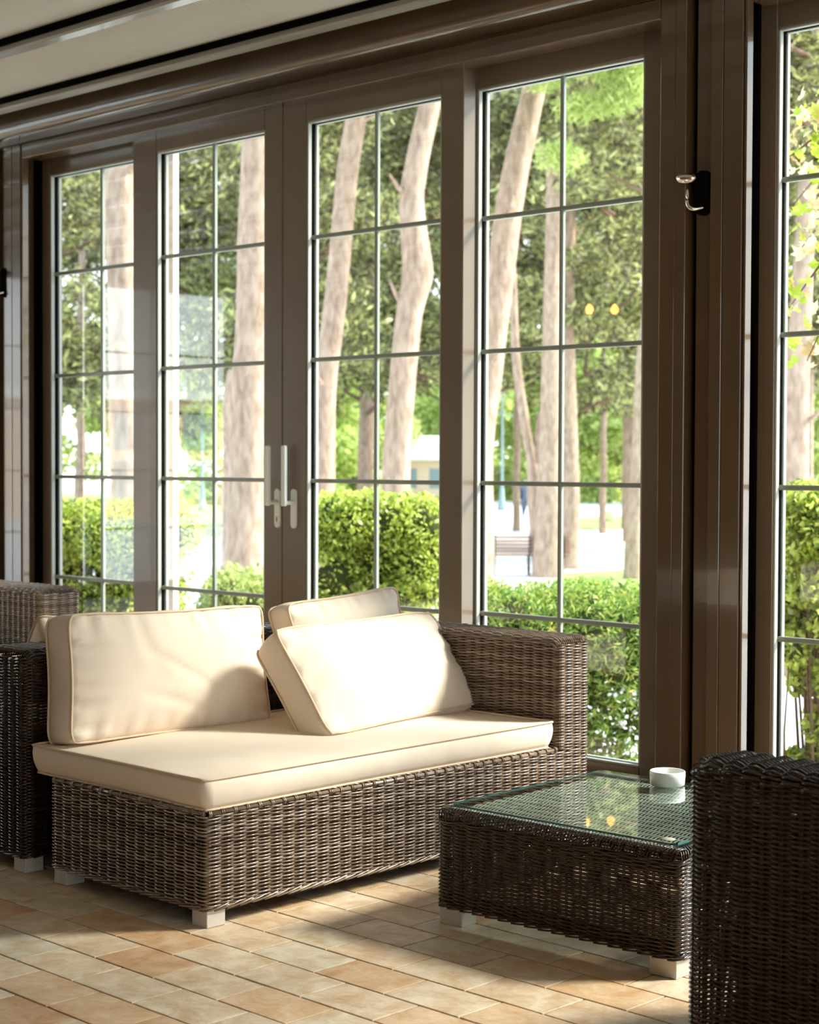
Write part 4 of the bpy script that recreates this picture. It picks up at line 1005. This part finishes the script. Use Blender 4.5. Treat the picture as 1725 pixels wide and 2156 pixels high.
# ---- maple sprays hanging close outside at the right edge
def maple_leaf_mesh():
    pts = []
    for a, r in ((90, 1.0), (68, 0.55), (45, 0.85), (28, 0.45), (0, 0.62), (-40, 0.30), (-90, 0.22), (-140, 0.30), (180, 0.62), (152, 0.45), (135, 0.85), (112, 0.55)):
        pts.append((math.cos(math.radians(a))*r*0.04, math.sin(math.radians(a))*r*0.04, 0.004*math.sin(math.radians(a*3))))
    v = [(0, -0.002, 0)]+pts+[(x*0.999, y, z-0.0006) for x, y, z in pts]
    n = len(pts); f = [(0, 1+i, 1+(i+1) % n) for i in range(n)]+[(1+(i+1) % n, 1+i, 1+n+i) for i in range(n)]
    me = bpy.data.meshes.new('leaf'); me.from_pydata(v, [], f); return me
mets = []
for c in ((0.42, 0.52, 0.05), (0.62, 0.62, 0.10), (0.75, 0.70, 0.45), (0.62, 0.42, 0.20)):
    mt = leaf_mat('maple_leaf', tuple(q*0.8 for q in c), c, tuple(min(1, q*1.15) for q in c), 0.5)
    me = maple_leaf_mesh(); me.materials.append(mt); mets.append(me)
bp = at(1830, 420, 8.4); mr = empty('maple_tree', (bp.x, bp.y, GZ)); tag(mr, 'maple sprays with yellow-green lobed leaves hanging at the right edge', 'tree')
B0 = Vector((bp.x, bp.y, GZ))
v, f = curve_tube([(0, 0, 0), (0.05, 0.02, 1.5), (0.0, 0.05, 3.0), (0.05, 0, 4.4)], [0.09, 0.075, 0.055, 0.03], 10, 4); mesh_obj('trunk', v, f, M_BARK, mr, smooth=True)
for (y0, y1, xe) in ((250, 330, 1662), (300, 430, 1672), (400, 520, 1690), (480, 640, 1668), (560, 760, 1700), (180, 240, 1680)):
    a = at(1800, y0, 8.4)-B0; b2 = at((1800+xe)/2, (y0+y1)/2-10, 8.4+random.uniform(-.2, .2))-B0; c = at(xe, y1, 8.4+random.uniform(-.3, .3))-B0
    r0 = Vector((0, 0, a.z+0.1)); v, f = curve_tube([r0, a, b2, c], [0.016, 0.011, 0.007, 0.003], 6, 4); mesh_obj('branch', v, f, M_TWIG, mr, smooth=True)
    for q in range(44):
        t = random.random(); p = (a.lerp(b2, t*2) if t < .5 else b2.lerp(c, t*2-1))+Vector((random.gauss(0, .07), random.gauss(0, .07), random.gauss(-.03, .07)))
        o = bpy.data.objects.new('leaf', random.choice(mets)); link(o, mr); o.location = p; s = random.uniform(1.0, 1.9); o.scale = (s, s, s)
        o.rotation_euler = (random.uniform(0.2, 2.2), random.uniform(-.8, .8), random.uniform(0, 6.3))

# ---- white post of the verandah just outside
p = on_plane(349, 700, 1, 5.74)
post = box_obj('verandah_post', (-0.070, 0.070, -0.036, 0.036, 0, 4.45), mat('bright_white', (0.94, 0.94, 0.92), 0.5), None, 0.004, loc=(p.x, 5.74, GZ)); tag(post, 'slim white square post outside the left sliding door', 'post')

# ---- park lamps
def park_lamp(px, py, D, h, label):
    b0 = on_plane(px, py, 2, GZ) if D is None else at(px, py, D); r = empty('street_lamp', (b0.x, b0.y, GZ), YAW); tag(r, label, 'lamp')
    v, f = lathe([(0.001, 0), (0.26, 0), (0.26, 0.25), (0.15, 0.5), (0.12, 1.1), (0.07, 1.3), (0.055, h*0.86), (0.09, h*0.87), (0.04, h*0.9), (0.001, h*0.9)], 14)
    mesh_obj('pole', v, f, M_LAMPIRON, r, smooth=True)
    def lantern(x, z, s=1.0):
        v, f = lathe([(0.12*s, 0), (0.24*s, 0.55*s), (0.24*s, 0.56*s)], 6); l_ = mesh_obj('lantern', v+np.array([x, 0, z]), f, M_FROST, r)
        v, f = lathe([(0.001, 0.54*s), (0.28*s, 0.55*s), (0.10*s, 0.75*s), (0.02*s, 0.9*s), (0.001, 0.92*s)], 6); mesh_obj('lantern_cap', v+np.array([x, 0, z]), f, M_LAMPIRON, l_)
    for s in (-1, 1):
        v, f = curve_tube([(0, 0, h*0.78), (0.45*s, 0, h*0.74), (0.85*s, 0, h*0.80)], 0.035, 6, 4); mesh_obj('arm', v, f, M_LAMPIRON, r, smooth=True)
        lantern(0.85*s, h*0.80)
    lantern(0, h*0.90)
park_lamp(426, 1068, 84, 7.0, 'tall park lamp with three lanterns, beyond the left sliding door')
park_lamp(1057, 1070, 88, 6.6, 'tall park lamp with lanterns in the left panes behind the arm')
# ---- bench
bb = on_plane(1036, 1212, 2, GZ); be = bb+r2*1.62
bench = empty('park_bench', (bb.x, bb.y, GZ), YAW); tag(bench, 'reddish slatted park bench seen from behind on the white plaza', 'bench')
for i, z in enumerate((0.50, 0.58, 0.66, 0.74, 0.82)): box_obj('slat', (0, 1.7, -0.02-0.02*i, 0.005-0.02*i, z, z+0.055), M_BENCHW, bench, 0.004)
for i in range(4): box_obj('slat', (0, 1.7, 0.04+0.11*i, 0.12+0.11*i, 0.43, 0.46), M_BENCHW, bench, 0.004)
for x in (0.06, 0.82, 1.58):
    v, f = merge([curve_tube([(x, -0.12, 0.90), (x, -0.02, 0.48), (x, 0.02, 0.40), (x, 0.46, 0.40)], 0.022, 6, 3), curve_tube([(x, 0.04, 0.42), (x, -0.02, 0.22), (x, -0.10, 0.0)], 0.022, 6, 3), curve_tube([(x, 0.44, 0.42), (x, 0.40, 0.2), (x, 0.50, 0.0)], 0.022, 6, 3)])
    mesh_obj('bench_leg', v, f, M_IRON, bench, smooth=True)
# ---- white planter tub on the plaza
tb = on_plane(1284, 1101, 2, GZ); v, f = lathe([(0.001, 0), (0.20, 0), (0.28, 0.46), (0.30, 0.52), (0.26, 0.52), (0.24, 0.44), (0.001, 0.44)], 20)
o = mesh_obj('planter_tub', v, f, M_WHITE, None, smooth=False, loc=(tb.x, tb.y, GZ)); tag(o, 'small white tub on the sunlit grass strip', 'planter')
# ---- low white-roofed pavilion far off
def pavilion(px, D, w, label, rz=0.1):
    p = at(px, 1000, D); r = empty('pavilion', (p.x, p.y, GZ), YAW+rz); tag(r, label, 'building')
    box_obj('wall', (-w/2, w/2, 0, 5, 0, 2.6), M_PARKWALL, r); box_obj('roof', (-w/2-0.5, w/2+0.5, -0.6, 5.6, 2.6, 4.1), M_WHITE, r, 0.1)
    n = max(2, int(w/1.5))
    for i in range(n):
        x = -w/2+0.4+i*(w-0.8)/n; box_obj('window', (x, x+0.9, -0.04, 0.03, 0.9, 2.1), M_LAMPIRON, r)
pavilion(905, 105, 4.2, 'low pavilion with a broad white roof beyond the right sliding door')
pavilion(720, 112, 3.2, 'smaller white-roofed pavilion left of the crooked pine', -0.1)
# ---- beige building beyond the left end, met in the far left glass
p = Vector((-64, -30, GZ)); r = empty('apartment_block', p, 2.05); tag(r, 'beige building standing beyond the left end of the hall', 'building')
box_obj('wall', (-14, 14, 0, 10, 0, 5.2), M_PARKWALL, r); box_obj('roof', (-14.5, 14.5, -0.6, 10.5, 5.2, 5.6), M_WHITE, r)
for i in range(8):
    for z in (0.8, 3.0): box_obj('window', (-12.5+i*3.2, -11.1+i*3.2, -0.05, 0.05, z, z+1.7), M_LAMPIRON, r)
# ---- walker
def person():
    p = on_plane(1103, 1094, 2, GZ); r = empty('person', (p.x, p.y, GZ), YAW+0.5); tag(r, 'person in dark clothes walking across the white plaza', 'person')
    J = {'pel': (0, 0, 0.92), 'sp': (0, 0.01, 1.15), 'ch': (0, 0.0, 1.36), 'nk': (0, -0.01, 1.50), 'h1': (0, -0.02, 1.58), 'h2': (0, -0.03, 1.70),
         'ls': (-0.19, 0, 1.42), 'le': (-0.24, 0.05, 1.15), 'lw': (-0.22, -0.05, 0.90), 'rs': (0.19, 0, 1.42), 're': (0.24, -0.02, 1.15), 'rw': (0.23, -0.16, 0.94),
         'lh': (-0.10, 0, 0.88), 'lk': (-0.11, -0.10, 0.50), 'la': (-0.11, -0.12, 0.09), 'lt': (-0.12, -0.28, 0.03), 'rh': (0.10, 0, 0.88), 'rk': (0.10, 0.04, 0.49), 'ra': (0.10, 0.22, 0.12), 'rt': (0.10, 0.08, 0.03)}
    Rd = {'pel': .15, 'sp': .13, 'ch': .15, 'nk': .055, 'h1': .085, 'h2': .075, 'ls': .075, 'rs': .075, 'le': .05, 're': .05, 'lw': .035, 'rw': .035, 'lh': .10, 'rh': .10, 'lk': .065, 'rk': .065, 'la': .045, 'ra': .045, 'lt': .035, 'rt': .035}
    E_ = [('pel', 'sp'), ('sp', 'ch'), ('ch', 'nk'), ('nk', 'h1'), ('h1', 'h2'), ('ch', 'ls'), ('ls', 'le'), ('le', 'lw'), ('ch', 'rs'), ('rs', 're'), ('re', 'rw'), ('pel', 'lh'), ('lh', 'lk'), ('lk', 'la'), ('la', 'lt'), ('pel', 'rh'), ('rh', 'rk'), ('rk', 'ra'), ('ra', 'rt')]
    ks = list(J); me = bpy.data.meshes.new('body'); me.from_pydata([J[k] for k in ks], [(ks.index(a), ks.index(b_)) for a, b_ in E_], [])
    me.materials.append(mat('dark_clothes', (0.05, 0.07, 0.12), 0.8))
    o = link(bpy.data.objects.new('body', me), r); sk = o.modifiers.new('skin', 'SKIN'); ss = o.modifiers.new('sub', 'SUBSURF'); ss.levels = 2; ss.render_levels = 2
    for i, k in enumerate(ks): me.skin_vertices[0].data[i].radius = (Rd[k], Rd[k]); me.skin_vertices[0].data[i].use_root = (k == 'pel')
    skin = mat('skin', (0.55, 0.36, 0.26), 0.6)
    v, f = lathe([(0.001, -0.12), (0.05, -0.11), (0.075, -0.05), (0.085, 0.0), (0.08, 0.06), (0.05, 0.10), (0.001, 0.115)], 16); mesh_obj('head', v+np.array([0, -0.035, 1.635]), f, skin, r, smooth=True)
    v, f = lathe([(0.092, -0.02), (0.095, 0.03), (0.085, 0.08), (0.055, 0.12), (0.001, 0.135)], 16); mesh_obj('hair', v+np.array([0, -0.02, 1.635]), f, M_IRON, r, smooth=True)
    for s in (-1, 1):
        hands = [curve_tube([(0, 0, 0.03), (0, 0, -0.04)], [0.026, 0.032], 8)]
        for q in range(4): hands.append(curve_tube([((q-1.5)*0.016, 0, -0.04), ((q-1.5)*0.017, -0.008, -0.085), ((q-1.5)*0.016, -0.02, -0.115+0.01*abs(q-1.2))], 0.008, 5, 2))
        hands.append(curve_tube([(-0.03*s, 0, 0.0), (-0.045*s, -0.02, -0.05)], 0.009, 5))
        v, f = merge(hands); w = J['lw'] if s < 0 else J['rw']; mesh_obj('hand', v+np.array([w[0], w[1], w[2]-0.05]), f, skin, r, smooth=True)
person()
